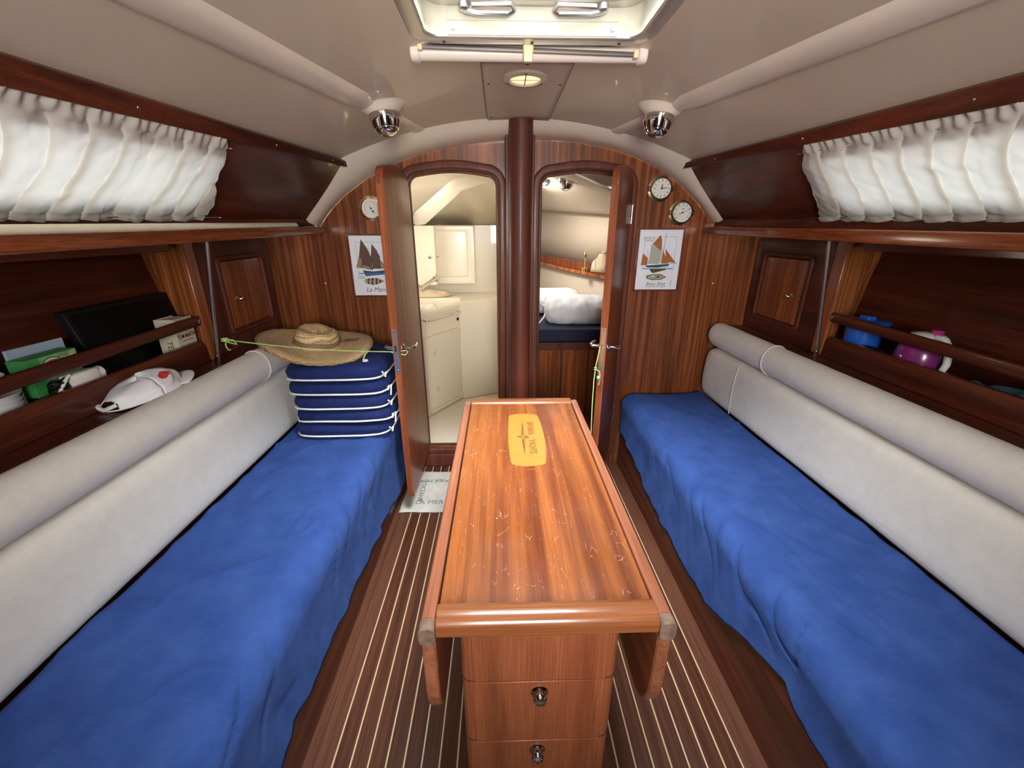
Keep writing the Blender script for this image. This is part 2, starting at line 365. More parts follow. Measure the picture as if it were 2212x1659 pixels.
# ------------------------------------------------------------------ FLOOR
fl = sthing('floor', (XC, 0.7, 0))
MB().box(-0.60, 0.77, Y0, 2.34, -0.03, -0.004).build('subfloor', M['caulk'], fl, 0)
x0l, pitch = -0.4786, 0.0494
holly_x = [x0l + pitch * k for k in range(24)]
for k in range(23):
    MB().box(holly_x[k] + 0.0028, holly_x[k + 1] - 0.0028, Y0, 2.30, -0.02, 0).build('plank', M['plank'], fl, 0)
for x in holly_x:
    MB().box(x - 0.0022, x + 0.0022, Y0, 2.30, -0.02, -0.0003).build('holly_strip', M['holly'], fl, 0)
MB().box(-0.60, -0.533, Y0, 2.30, -0.02, 0).build('border_board', M['border'], fl, 0)
MB().box(-0.531, holly_x[0] - 0.003, Y0, 2.30, -0.02, 0).build('border_board', M['border'], fl, 0)
MB().box(holly_x[-1] + 0.003, 0.76, Y0, 2.30, -0.02, 0).build('border_board', M['border'], fl, 0)

# ------------------------------------------------------------------ CEILING (coachroof liner with a hatch hole)
HX0, HX1, HY0, HY1 = XC - 0.262, XC + 0.262, 0.63, 1.245
def ceiling():
    ys = sorted(set([Y0, -0.4, 0, 0.3, 0.55, HY0, 0.9, 1.05, 1.2, HY1, 1.5, 1.7, 1.9, 2.05, 2.16]))
    mb = MB(); idx = {}
    ns = 28
    def xs(Y):
        eo = ceil_edge(Y)[0]; a = [XC - eo + (HX0 - XC + eo) * k / 8 for k in range(9)]
        b = [HX0 + (HX1 - HX0) * k / 8 for k in range(1, 9)]; c = [HX1 + (XC + eo - HX1) * k / 8 for k in range(1, 9)]
        return a + b + c
    V = []; 
    for Y in ys:
        for x in xs(Y): V.append((x, Y, zceil(x, Y)))
    n = 25; F = []
    for i in range(len(ys) - 1):
        for j in range(n - 1):
            if 8 <= j < 16 and HY0 - 1e-6 <= ys[i] and ys[i + 1] <= HY1 + 1e-6: continue
            a = i * n + j; F.append((a, a + n, a + n + 1, a + 1))
    mb.add(V, F)
    return mb.build('ceiling', M['grp'], None, 60)
ce = struct(ceiling())
# moulded ribs and lamp bosses of the liner
def rib(side):
    A = (sx(side, 0.735), 0.55); B = (sx(side, 0.500), 1.66); C = (sx(side, 0.43), 2.16)
    R = []; path = []
    for k in range(25):
        t = k / 24; path.append((A[0] + (C[0] - A[0]) * t, A[1] + (C[1] - A[1]) * t))
    dx, dy = C[0] - A[0], C[1] - A[1]; l = math.hypot(dx, dy); nx, ny = dy / l, -dx / l
    for (x, y) in path:
        wdt = 0.052 if y < 1.62 else 0.034; h = 0.016 if y < 1.62 else 0.011
        ring = []
        for q in range(9):
            s = -1 + 2 * q / 8; X = x + nx * s * wdt; Y = y + ny * s * wdt
            ring.append((X, Y, zceil(X, Y) + 0.003 - h * (1 - abs(s) ** 3)))
        R.append(ring)
    mb = MB(); mb.rings(R, close=False)
    mb.build('moulded_rib', M['grp_lite'], ce, 50)
    bx, by = sx(side, 0.487), 1.70
    mb = MB()
    mb.grid(lambda u, v: (bx + 0.085 * u * math.cos(2 * PI * v), by + 0.085 * u * math.sin(2 * PI * v),
             zceil(bx + 0.085 * u * math.cos(2 * PI * v), by + 0.085 * u * math.sin(2 * PI * v)) + 0.003 - 0.030 * (1 - smooth01((u - 0.45) / 0.55))), 10, 28)
    mb.build('lamp_boss', M['grp_lite'], ce, 60)
for s in (-1, 1): rib(s)

# ------------------------------------------------------------------ coachroof side panels with a long portlight each
WY0, WY1 = 0.10, 1.44
def side_panel(side, wname):
    mb = MB()
    ys = [Y0, 0, WY0, 0.5, 0.9, 1.2, WY1, 1.8, 2.20]
    vv = [0, 0.22, 0.80, 1]
    def P(Y, v, inn=0):
        a, za = side_top(Y); b, zb = side_bot(Y)
        return Vector((sx(side, lerp(a, b, v) + inn), Y, lerp(za, zb, v) + inn * 0.8))
    V = []; F = []; n = len(vv)
    for lay in (0, 0.02):
        for Y in ys:
            for v in vv: V.append(P(Y, v, lay))
    N = len(ys) * n
    for i in range(len(ys) - 1):
        for j in range(n - 1):
            hole = (ys[i] >= WY0 - 1e-6 and ys[i + 1] <= WY1 + 1e-6 and j == 1)
            a = i * n + j; q = (a, a + 1, a + n + 1, a + n)
            if not hole: F.append(q); F.append(tuple(k + N for k in q))
    # reveal of the opening
    i0, i1 = ys.index(WY0), ys.index(WY1)
    loop = [i * n + 1 for i in range(i0, i1 + 1)] + [i * n + 2 for i in range(i1, i0 - 1, -1)]
    for a, b in zip(loop, loop[1:] + loop[:1]): F.append((a, b, b + N, a + N))
    mb.add(V, F)
    w = struct(mb.build('wall_left' if side < 0 else 'wall_right', M['dark_y'], None, 30))
    win = sthing(wname, P(0.7, 0.5, 0.02))
    def R4(v0, v1, ya, yb, i0_, i1_):
        return [P(ya, v0, i0_), P(yb, v0, i0_), P(yb, v1, i0_), P(ya, v1, i0_), P(ya, v0, i1_), P(yb, v0, i1_), P(yb, v1, i1_), P(ya, v1, i1_)]
    fm = MB()
    fm.hexa(R4(0.18, 0.24, WY0 - .02, WY1 + .02, 0.021, 0.030)); fm.hexa(R4(0.78, 0.84, WY0 - .02, WY1 + .02, 0.021, 0.030))
    fm.hexa(R4(0.24, 0.78, WY0 - .02, WY0 + .012, 0.021, 0.030)); fm.hexa(R4(0.24, 0.78, WY1 - .012, WY1 + .02, 0.021, 0.030))
    fm.build('window_frame', M['alu'], win, 30)
    g = MB(); g.add([P(WY0, 0.2, 0.025), P(WY1, 0.2, 0.025), P(WY1, 0.82, 0.025), P(WY0, 0.82, 0.025)], [(0, 1, 2, 3)])
    g.build('pane', M['glass'], win, 0)
    # wooden batten covering the joint of ceiling and panel
    R = []
    for k in range(16):
        Y = lerp(Y0, 2.19, k / 15); a, za = side_top(Y); e, ze = ceil_edge(Y)
        p0 = Vector((sx(side, a + 0.004), Y, za - 0.004)); p1 = Vector((sx(side, e), Y, ze + 0.002))
        d = Vector((-side * 0.017, 0, -0.010))
        R.append([p0, p0 + d, p1 + d, p1])
    t = struct(MB().rings(R).build('trim_1' if side < 0 else 'trim_2', M['dark_y'], None, 30, 0.003))
    for yy in (1.0, 1.45, 1.9) if side > 0 else (1.12, 1.62, 2.0):
        a, za = side_top(yy); e, ze = ceil_edge(yy)
        p = Vector((sx(side, (a + e) / 2 - 0.015), yy, (za + ze) / 2 - 0.010))
        MB().lathe([(0.0035, 0), (0.003, 0.0015), (0.001, 0.002)], p, (-side * 0.85, 0, -0.5), 8).build('screw_cap', M['steel'], t)
    return w
walls = [side_panel(-1, 'window_1'), side_panel(1, 'window_2')]

# ------------------------------------------------------------------ front bulkhead with two doorways
innL = [(690, 492), (703, 470), (718, 450), (745, 422), (790, 388), (850, 354), (900, 336), (960, 321), (1030, 309), (1097, 303)]
innR = [(1150, 301), (1240, 307), (1320, 322), (1380, 343), (1430, 368), (1470, 400), (1505, 435), (1522, 460), (1537, 483)]
inner = [at_y(x, y, YB - 0.005) for x, y in innL + innR]
DZ0 = 0.113
def arch_top(x0, x1, z1, rise, r, n=7, m=10):
    """rounded top corners with a crowned head, from lower right to lower left"""
    P = []
    c1 = (x1 - r, z1 - r)
    for k in range(n + 1): a = (PI / 2) * k / n; P.append((c1[0] + r * math.cos(a), c1[1] + r * math.sin(a)))
    for k in range(1, m):
        t = k / m; P.append((lerp(x1 - r, x0 + r, t), z1 + rise * math.sin(PI * t)))
    for k in range(n + 1): a = PI / 2 + (PI / 2) * k / n; P.append((x0 + r + r * math.cos(a), z1 - r + r * math.sin(a)))
    return P
def opening(x0, x1, grow=0.0):
    r = 0.058 + grow
    return [(x0 - grow, DZ0 - grow)] + [(x1 + grow, DZ0 - grow)] + arch_top(x0 - grow, x1 + grow, 1.648 + grow, 0.017, r)
OPL = (-0.462, -0.008); OPR = (0.205, 0.655)
outl = [(-1.35, -0.02), (1.52, -0.02), (1.52, 1.42)] + [(p.x, p.z) for p in reversed(inner)] + [(-1.35, 1.42)]
wf = struct(plate('wall_front', outl, [opening(*OPL), opening(*OPR)], 0.022, XZ(YB + 0.011), M['bulk']))
for px_, py_ in ((703, 612), (1540, 612)):
    MB().lathe([(0.0045, 0), (0.004, 0.0015), (0.001, 0.002)], at_y(px_, py_, YB), (0, -1, 0), 10).build('screw_cap', M['plastic'], wf)
# rounded mouldings around the two doorways
for nm, op in (('trim_3', OPL), ('trim_4', OPR)):
    struct(plate(nm, opening(*op, grow=0.042), [opening(*op, grow=0.0)], 0.040, XZ(YB + 0.0), M['frame'], None, 0.012, 50, 3))
    struct(plate(nm.replace('3', '5').replace('4', '6'), opening(*op, grow=0.001), [opening(*op, grow=-0.012)], 0.018, XZ(YB + 0.034), M['frame'], None, 0.004, 50, 2))
# cream moulded arch flange of the liner
def arch_flange():
    outer = []
    Yf = 2.10
    for side in (-1, 1):
        pts = []
        e, ze = ceil_edge(Yf)
        for k in range(9): x = XC + side * e * (k / 8); pts.append(Vector((x, Yf, zceil(x, Yf))))
        a, za = side_top(Yf); b, zb = side_bot(Yf)
        for t in (0.35, 0.7, 1.0): pts.append(Vector((sx(side, lerp(a, b, t)), Yf + 0.03, lerp(za, zb, t))))
        outer.append(pts)
    O = list(reversed(outer[0]))[:-1] + outer[1]
    def resample(P, n):
        L = [0]
        for a, b in zip(P, P[1:]): L.append(L[-1] + (b - a).length)
        R = []
        for k in range(n):
            s = L[-1] * k / (n - 1)
            for i in range(len(P) - 1):
                if s <= L[i + 1] + 1e-9:
                    R.append(P[i].lerp(P[i + 1], (s - L[i]) / max(1e-9, L[i + 1] - L[i]))); break
        return R
    A = resample(O, 61); B = resample(inner, 61)
    R = []
    for a, b in zip(A, B):
        ring = []
        out = (a - Vector((XC, a.y, 1.2))).normalized()
        a2 = a + out * 0.0
        for q in range(9):
            t = q / 8
            p = a2.lerp(Vector((b.x, YB - 0.004, b.z)), t)
            lift = math.sin(PI * t) * 0.016
            ring.append(p - Vector((out.x, 0, out.z)) * lift - Vector((0, 0.012 * math.sin(PI * t), 0)))
        R.append(ring)
    o = MB().rings(R, close=False).build('trim_7', M['grp_lite'], None, 60)
    return struct(o)
arch_flange()
# sill under the left doorway and the step below the right one
struct(MB().box(OPL[0] - 0.04, OPL[1] + 0.04, YB - 0.035, YB + 0.02, 0.0, DZ0 - 0.03).build('trim_8', M['frame'], None, 30, 0.006))

# ------------------------------------------------------------------ mast post between the doorways
mp = thing('mast_post', (0.098, 2.17, 0), 'rounded dark mahogany post standing between the two cabin doors', 'post')
prof = []
for k in range(17):
    a = PI * k / 16; prof.append((0.098 + 0.055 * math.cos(a), 2.12 - 0.055 * math.sin(a)))
prof += [(0.043, 2.20), (0.153, 2.20)]
MB().rings([[(x, y, z) for x, y in prof] for z in (0.0, zceil(0.098, 2.16) + 0.01)]).build('post_casing', M['frame'], mp, 40)
for xa, xb in ((0.028, 0.052), (0.144, 0.168)):
    MB().box(xa, xb, 2.19, 2.262, 0.0, 1.80).build('side_batten', M['frame'], mp, 30, 0.004)

# ------------------------------------------------------------------ doors
def make_door(name, hinge, free, flip):
    h = Vector((hinge[0], hinge[1], 0)); f = Vector((free[0], free[1], 0))
    ax = (f - h).normalized(); ln = (f - h).length
    root = sthing(name, (h.x, h.y, DZ0))
    m = frame_mtx(h, ax, (0, 0, 1))
    nrm = ax.cross(Vector((0, 0, 1)))
    out = [(0.004, DZ0 + 0.008), (ln, DZ0 + 0.008)] + arch_top(0.004, ln, 1.625, 0.022, 0.06)
    plate('door_leaf', out, [], 0.030, m, M['door'], root, 0.003, 40)
    # solid lipping on the free edge
    lip = MB(); lip.box(0, 0.005, -0.0155, 0.0155, DZ0 + 0.012, 1.555)
    T = lambda s_, n_, z_: h + ax * s_ + nrm * n_ + Vector((0, 0, z_))
    mm = frame_mtx(h + ax * (ln - 0.0035), ax, nrm, (0, 0, 1))
    lip.build('edge_lipping', M['solid_z'], root, 30, 0.0015, mtx=mm)
    zc = 0.883
    lp = MB(); lp.box(0.0052, 0.0066, -0.010, 0.010, zc - 0.10, zc + 0.10)
    lpo = lp.build('latch_plate', M['steel'], root, 0, mtx=mm)
    lt = MB(); lt.box(0.0066, 0.012, -0.005, 0.005, zc + 0.0, zc + 0.028); lt.build('latch', M['chrome'], lpo, 0, 0.001, mtx=mm)
    for zz in (zc - 0.088, zc + 0.088): MB().lathe([(0.004, 0), (0.003, 0.001), (0.001, 0.0014)], mm @ Vector((0.0066, 0, zz)), ax, 8).build('screw', M['chrome'], lpo)
    for sd in (-1, 1):
        b = T(ln - 0.055, sd * 0.0152, zc)
        r = MB(); r.lathe([(0.021, 0), (0.021, 0.003), (0.013, 0.007), (0.009, 0.012), (0.008, 0.035), (0.009, 0.040)], b, nrm * sd, 20)
        ros = r.build('door_handle', M['chrome'], root)
        p = b + nrm * sd * 0.038
        MB().tube([p, p + nrm * sd * 0.010 - ax * 0.008, p + nrm * sd * 0.012 - ax * 0.03, p + nrm * sd * 0.010 - ax * 0.07, p + nrm * sd * 0.006 - ax * 0.095 + Vector((0, 0, -0.002))],
                  [0.008, 0.009, 0.008, 0.0075, 0.006], 10).build('lever', M['chrome'], ros, 60)
    for zz in (1.46, 0.36):
        hg = MB(); hg.box(-0.012, 0.012, -0.0205, -0.0165, zz - 0.045, zz + 0.045)
        mh = frame_mtx(h, ax, nrm * flip, None) if False else frame_mtx(h, ax, nrm * flip, ax.cross(nrm * flip))
        o = MB(); 
        for q in range(5):
            o.tube([h + nrm * flip * -0.019 + Vector((0, 0, zz - 0.045 + q * 0.018 + 0.001)), h + nrm * flip * -0.019 + Vector((0, 0, zz - 0.045 + q * 0.018 + 0.017))], 0.005, 8)
        o.box(*sorted((h.x - 0.012, h.x + 0.012)), h.y + 0.0, h.y + 0.002, zz - 0.045, zz + 0.045)
        o.build('hinge', M['chrome'], root, 50)
    return root, T, ln
doorL, TL, lnL = make_door('door_1', (OPL[0] + 0.004, 2.245), (-0.464, 1.774), -1)
doorR, TR, lnR = make_door('door_2', (OPR[1] - 0.004, 2.245), (0.455, 1.775), 1)

# ------------------------------------------------------------------ settees: base, seat cushion, backrest, bolster, ledge, fiddles, locker, shelf
YS = 2.255
def loft_profile(name, prof_fn, ys, mat, parent, smooth=50, **k):
    R = [prof_fn(Y) for Y in ys]
    return MB().rings(R).build(name, mat, parent, smooth, **k)
def roundish(pts, n=3):
    """Chaikin rounding of a closed 2D polygon"""
    for _ in range(n):
        Q = []
        for i in range(len(pts)):
            a = pts[i]; b = pts[(i + 1) % len(pts)]
            Q += [(a[0] * .75 + b[0] * .25, a[1] * .75 + b[1] * .25), (a[0] * .25 + b[0] * .75, a[1] * .25 + b[1] * .75)]
        pts = Q
    return pts
def settee(side, tag_side):
    b = thing('settee_base', (sx(side, 0.9), 0.8, 0), 'dark mahogany settee base under the blue cover on the %s of the cabin' % tag_side, 'settee base')
    fx = 0.645 if side < 0 else 0.640
    xa, xb = sx(side, fx), sx(side, fx + 0.02)
    MB().box(*sorted((xa, xb)), Y0, YS, 0, 0.37).build('front_board', M['dark_y'], b, 30, 0.004)
    MB().box(*sorted((sx(side, fx + 0.02), sx(side, 1.40))), Y0, YS, 0.34, 0.372).build('seat_board', M['dark_y'], b, 30)
    # hull side closing the space outboard
    MB().box(*sorted((sx(side, 1.68), sx(side, 1.70))), Y0, 2.4, 0, 1.42).build('hull_side', M['dark_y'], walls[0 if side < 0 else 1], 30)
    # seat cushion under the cover
    pr = roundish([(0.70, 0.373), (0.675, 0.385), (0.675, 0.43), (0.72, 0.452), (1.06, 0.455), (1.07, 0.44), (1.07, 0.373)], 2)
    MB().rings([[(sx(side, o_), Y, z_) for o_, z_ in pr] for Y in (-0.35, 2.24)]).build('seat_cushion', M['uph'], b, 60)
    # backrest
    bk = thing('backrest_cushion', (sx(side, 1.15), 0.8, 0.48), 'long cream upholstered backrest cushion along the %s settee' % tag_side, 'cushion')
    pb = roundish([(1.083, 0.484), (1.078, 0.60), (1.082, 0.740), (1.11, 0.766), (1.19, 0.766), (1.20, 0.745), (1.20, 0.485)], 2)
    ys = [-0.35 + 0.04 * k for k in range(64)] + [2.212, 2.228, 2.236]
    def sec(P, cx, cz, Y, yend, wob, amp):
        t = (yend - Y)
        s = 1.0 if t > 0.035 else max(0.25, math.sqrt(max(0, 1 - ((0.035 - t) / 0.035) ** 2)) * 0.35 + 0.65)
        out = []
        for o_, z_ in P:
            w = amp * nz(Y * 3.1 + wob, z_ * 9, side * 3) + amp * 0.4 * nz(Y * 14 + wob, z_ * 22, side * 3)
            out.append((sx(side, cx + (o_ - cx) * s + w), min(Y, yend), cz + (z_ - cz) * s))
        return out
    MB().rings([sec(pb, 1.15, 0.62, Y, 2.24, 0, 0.003) for Y in ys]).build('cushion_body', M['uph'], bk, 60)
    MB().tube([(sx(side, o_ - 0.001), 1.90 if side > 0 else 1.86, z_) for o_, z_ in ((1.083, 0.50), (1.076, 0.60), (1.079, 0.70), (1.088, 0.752), (1.104, 0.768))], 0.0025, 6).build('seam', M['pipe'], bk)
    bo = thing('bolster_cushion', (sx(side, 1.12), 0.8, 0.775), 'rounded cream bolster on top of the backrest along the %s settee' % tag_side, 'cushion')
    pc = [(1.128 + 0.056 * math.cos(a) * (1 if math.cos(a) < 0 else 1.0), 0.842 + 0.066 * math.sin(a)) for a in [2 * PI * k / 22 for k in range(22)]]
    ys2 = ys
    MB().rings([sec(pc, 1.128, 0.842, Y, 2.24, 7, 0.0035) for Y in ys2]).build('cushion_body', M['uph'], bo, 60)
    for yy in ((1.72,) if side > 0 else (1.70,)):
        MB().tube([(sx(side, 1.128 + 0.0585 * math.cos(a)), yy, 0.842 + 0.0685 * math.sin(a)) for a in [2 * PI * k / 24 for k in range(24)]], 0.0032, 6, True).build('piped_seam', M['pipe'], bo)
    # ledge behind the bolster, fiddle board, rail, stowage recess
    cab = thing('side_locker', (sx(side, 1.285), 1.2, 0.80), 'mahogany side stowage recess with fiddle rail and corner locker on the %s' % tag_side, 'locker')
    MB().box(*sorted((sx(side, 1.191), sx(side, 1.53))), Y0, YS, 0.868, 0.884).build('ledge', M['dark_y'], cab, 30, 0.003)
    MB().box(*sorted((sx(side, 1.21), sx(side, 1.23))), Y0, YS, 0.372, 0.867).build('back_panel', M['dark_y'], cab, 0)
    bd = [(Y0, 0.884), (1.655, 0.884)] + [(1.645 - 0.035 + 0.035 * math.cos(a), 0.974 - 0.04 + 0.04 * math.sin(a)) for a in [PI / 2 * k / 6 for k in range(7)]] + [(Y0, 0.974)]
    YZ = frame_mtx((sx(side, 1.285), 0, 0), (0, 1, 0), (0, 0, 1))
    plate('fiddle_board', bd, [], 0.020, YZ, M['dark_y'], cab, 0.004)
    R = rrect(-0.010, 0.010, -0.019, 0.019, 0.007, 3)
    rr = MB().rings([[(sx(side, 1.285) + a, Y, z + lerp(1.035, 1.050, (Y - 0.8) / 0.8)) for a, z in R] for Y in (Y0, 1.648)]).build('fiddle_rail', M['dark_y'], cab, 50)
    MB().lathe([(0.008, 0), (0.008, 0.003), (0.003, 0.004)], (sx(side, 1.272), 1.635, 1.050), (-side, 0, 0), 12).build('end_cap', M['chrome'], rr)
    # lining behind the recess
    MB().add([(sx(side, 1.52), Y0, 0.884), (sx(side, 1.52), 1.95, 0.884), (sx(side, 1.545), 1.95, 1.14), (sx(side, 1.60), 1.95, 1.348), (sx(side, 1.60), Y0, 1.348), (sx(side, 1.545), Y0, 1.14)],
             [(0, 1, 2, 5), (5, 2, 3, 4)]).build('hull_lining', M['dark_y'], cab, 0, thick=0.008)
    # slanting partition closing the recess forward
    pz = 1.348
    MB().hexa([(sx(side, 1.285), 1.665, 0.885), (sx(side, 1.53), 1.845, 0.885), (sx(side, 1.53), 1.865, 0.885), (sx(side, 1.285), 1.685, 0.885),
               (sx(side, 1.285), 1.665, pz), (sx(side, 1.60), 1.845, pz), (sx(side, 1.60), 1.865, pz), (sx(side, 1.285), 1.685, pz)]).build('partition', M['amber'], cab, 0)
    MB().box(*sorted((sx(side, 1.272), sx(side, 1.296))), 1.655, 1.715, 0.885, pz).build('stile', M['locker'], cab, 30, 0.006)
    # corner locker face with its door
    lk = plate('locker_face', [(1.712, 0.885), (YS, 0.885), (YS, pz), (1.712, pz)], [rrect(1.845, 2.165, 0.965, 1.262, 0.018)], 0.016,
               frame_mtx((sx(side, 1.288), 0, 0), (0, 1, 0), (0, 0, 1)), M['dark_y' if side > 0 else 'frame'], cab, 0.002)
    struct_ = plate('locker_rim', rrect(1.825, 2.185, 0.945, 1.282, 0.03), [rrect(1.842, 2.168, 0.962, 1.265, 0.02)], 0.016,
               frame_mtx((sx(side, 1.278), 0, 0), (0, 1, 0), (0, 0, 1)), M['frame'], lk, 0.005)
    MB().box(*sorted((sx(side, 1.312), sx(side, 1.322))), 1.72, YS, 0.886, pz).build('back_panel', M['dark_y'], cab, 0)  # unseen backing added to stop outside light leaking round the locker door
    dr = plate('locker_door', rrect(1.848, 2.162, 0.968, 1.259, 0.016), [], 0.014, frame_mtx((sx(side, 1.286), 0, 0), (0, 1, 0), (0, 0, 1)), M['locker'], cab, 0.002)
    MB().lathe([(0.011, 0), (0.011, 0.002), (0.006, 0.004), (0.0055, 0.010), (0.010, 0.015), (0.0115, 0.020), (0.009, 0.025), (0.003, 0.027)],
               (sx(side, 1.279), 1.918, 1.095), (-side, 0, 0), 16).build('knob', M['chrome'], dr)
    # eye-level shelf with its raised lip
    sh = thing('side_shelf', (sx(side, 1.2), 0.9, 1.37), 'long mahogany shelf with raised lip under the %s curtain' % tag_side, 'shelf')
    def lo(Y): return 1.035 - 0.045 * (Y - 0.83)
    def lz(Y): return 1.362 + 0.017 * (max(Y, 0.5) - 0.83)
    R = []
    for k in range(14):
        Y = lerp(Y0, 2.235, k / 13); R.append([(sx(side, lo(Y) + 0.008), Y, lz(Y) - 0.005), (sx(side, 1.62), Y, lz(Y) - 0.005), (sx(side, 1.62), Y, lz(Y) + 0.009), (sx(side, lo(Y) + 0.008), Y, lz(Y) + 0.009)])
    MB().rings(R).build('shelf_board', M['dark_y'], sh, 30)
    R = []
    for k in range(30):
        Y = lerp(Y0, 2.235, k / 29)
        end = 1 if Y < 2.19 else lerp(1, 0.6, (Y - 2.19) / 0.045)
        R.append([(sx(side, lo(Y) + a * 1.0), Y, lz(Y) + b * end) for a, b in rrect(-0.010, 0.010, -0.019, 0.019, 0.006, 3)])
    MB().rings(R).build('shelf_lip', M['lip'], sh, 50)
    R = []
    for k in range(14):
        Y = lerp(Y0, 2.2, k / 13); b_, zb_s = side_bot(Y)
        R.append([(sx(side, b_ - 0.003), Y, lz(Y) + 0.0095), (sx(side, b_ + 0.022), Y, lz(Y) + 0.0095), (sx(side, b_ + 0.022), Y, zb_s + 0.02), (sx(side, b_ - 0.004), Y, zb_s + 0.004)])
    MB().rings(R).build('back_strip', M['dark_y'], sh, 30)
    MB().box(*sorted((sx(side, 1.22), sx(side, 1.26))), Y0, 1.52, 1.318, 1.356).build('cleat', M['dark_y'], sh, 30, 0.003)
    # steel support rod
    rd = thing('support_rod', (sx(side, 1.18), 1.57, 0.884), 'thin chrome rod from ledge to shelf on the %s side' % tag_side, 'rod')
    p0 = Vector((sx(side, 1.205), 1.585, 0.885)); p1 = Vector((sx(side, 1.098), 1.535, 1.362))
    MB().tube([p0 + (p1 - p0) * 0.05, p1], 0.0068, 12).build('rod', M['steel'], rd)
    MB().tube([p0, p0 + (p1 - p0) * 0.09], 0.009, 12).build('foot', M['chrome'], rd)
settee(-1, 'left'); settee(1, 'right')

# ------------------------------------------------------------------ blue terry covers
hemL = [(873, 1044), (838, 1115), (806, 1194), (770, 1274), (754, 1314), (715, 1389), (679, 1476), (647, 1556), (604, 1659)]
hemR = [(1323, 905), (1346, 943), (1369, 1000), (1387, 1046), (1419, 1115), (1460, 1193), (1492, 1248), (1524, 1303), (1584, 1358), (1657, 1433), (1689, 1477), (1712, 1531), (1739, 1577), (1776, 1655)]
def cover(side, hem_px, tag_side):
    XF = sx(side, 0.622)
    pts = [at_x(x, y, XF) for x, y in hem_px]
    hz = sorted([(p.y, p.z) for p in pts])
    print('hem', side, [(round(a, 2), round(b, 2)) for a, b in hz])
    hz = [(-0.4, hz[0][1])] + hz + [(2.24, hz[-1][1])]
    flat = 46; front = 26; yn = 190
    def fn(u, v):
        Y = lerp(-0.35, 2.235, u)
        h = interp(hz, Y)
        wav = nz(Y * 2.2, 1.7, side) * 0.006
        L1 = 1.076 - 0.70
        if v < 0.55:
            t = v / 0.55; off = lerp(1.0845, 0.695, t); z = 0.481 - 0.004 * math.sin(PI * t)
            z += 0.0035 * nz(Y * 4, off * 7, side) + 0.0022 * nz(Y * 13 + off * 6, off * 10 - Y * 5, side * 2)
            cr = abs(nz(Y * 2.6 + off * 3.0, off * 5.0 - Y * 1.4, side * 5.0)); z += 0.007 * max(0, 1 - cr / 0.06)
            cr = abs(nz(Y * 4.6 - off * 5.0, off * 2.0 + Y * 2.4, side * 9.0)); z += 0.003 * max(0, 1 - cr / 0.06)
            if off > 1.04: z += (off - 1.04) * 0.25
        elif v < 0.72:
            t = (v - 0.55) / 0.17; a = PI / 2 * t
            off = 0.695 - 0.070 * math.sin(a); z = 0.481 - 0.070 * (1 - math.cos(a))
            z += 0.0035 * nz(Y * 4, 0.695 * 7, side) * (1 - t)
            off += 0.003 * nz(Y * 11, z * 8, side)
        else:
            t = (v - 0.72) / 0.28; z = lerp(0.411, h + 0.0, t); off = 0.625 + 0.006 * math.sin(PI * t)
            fold = 0.016 * nz(Y * 9.5 + z * 3.0, z * 2.0, side * 4) + 0.006 * nz(Y * 24 + z * 5, z * 3, side * 6)
            off -= max(-0.012, fold) * smooth01(t * 1.6) * 1.0
            Y += 0.012 * nz(Y * 5, z * 6, 3 * side) * t
        # diagonal drag creases over the front edge
        if 0.40 < v < 0.95:
            w = math.sin(PI * (v - 0.40) / 0.55)
            c = abs(nz(Y * 7.5 + v * 3.5 * 1.0, v * 2.2, side * 7.7))
            d = 0.016 * max(0, 1 - c / 0.08) * w * (0.4 + 0.6 * smooth01((1.9 - Y)))
            off += d * 0.7; z -= d * 0.4
        return Vector((sx(side, off), min(Y, 2.242), z + wav * 0.3))
    c = MB().grid(fn, yn, flat + front, flip=(side > 0)).build('blue_seat_cover', M['blue'], None, 80, thick=0.004)
    return tag(c, 'blue terry towel cover draped over the %s settee seat' % tag_side, 'cover')
cover(-1, hemL, 'left'); cover(1, hemR, 'right')

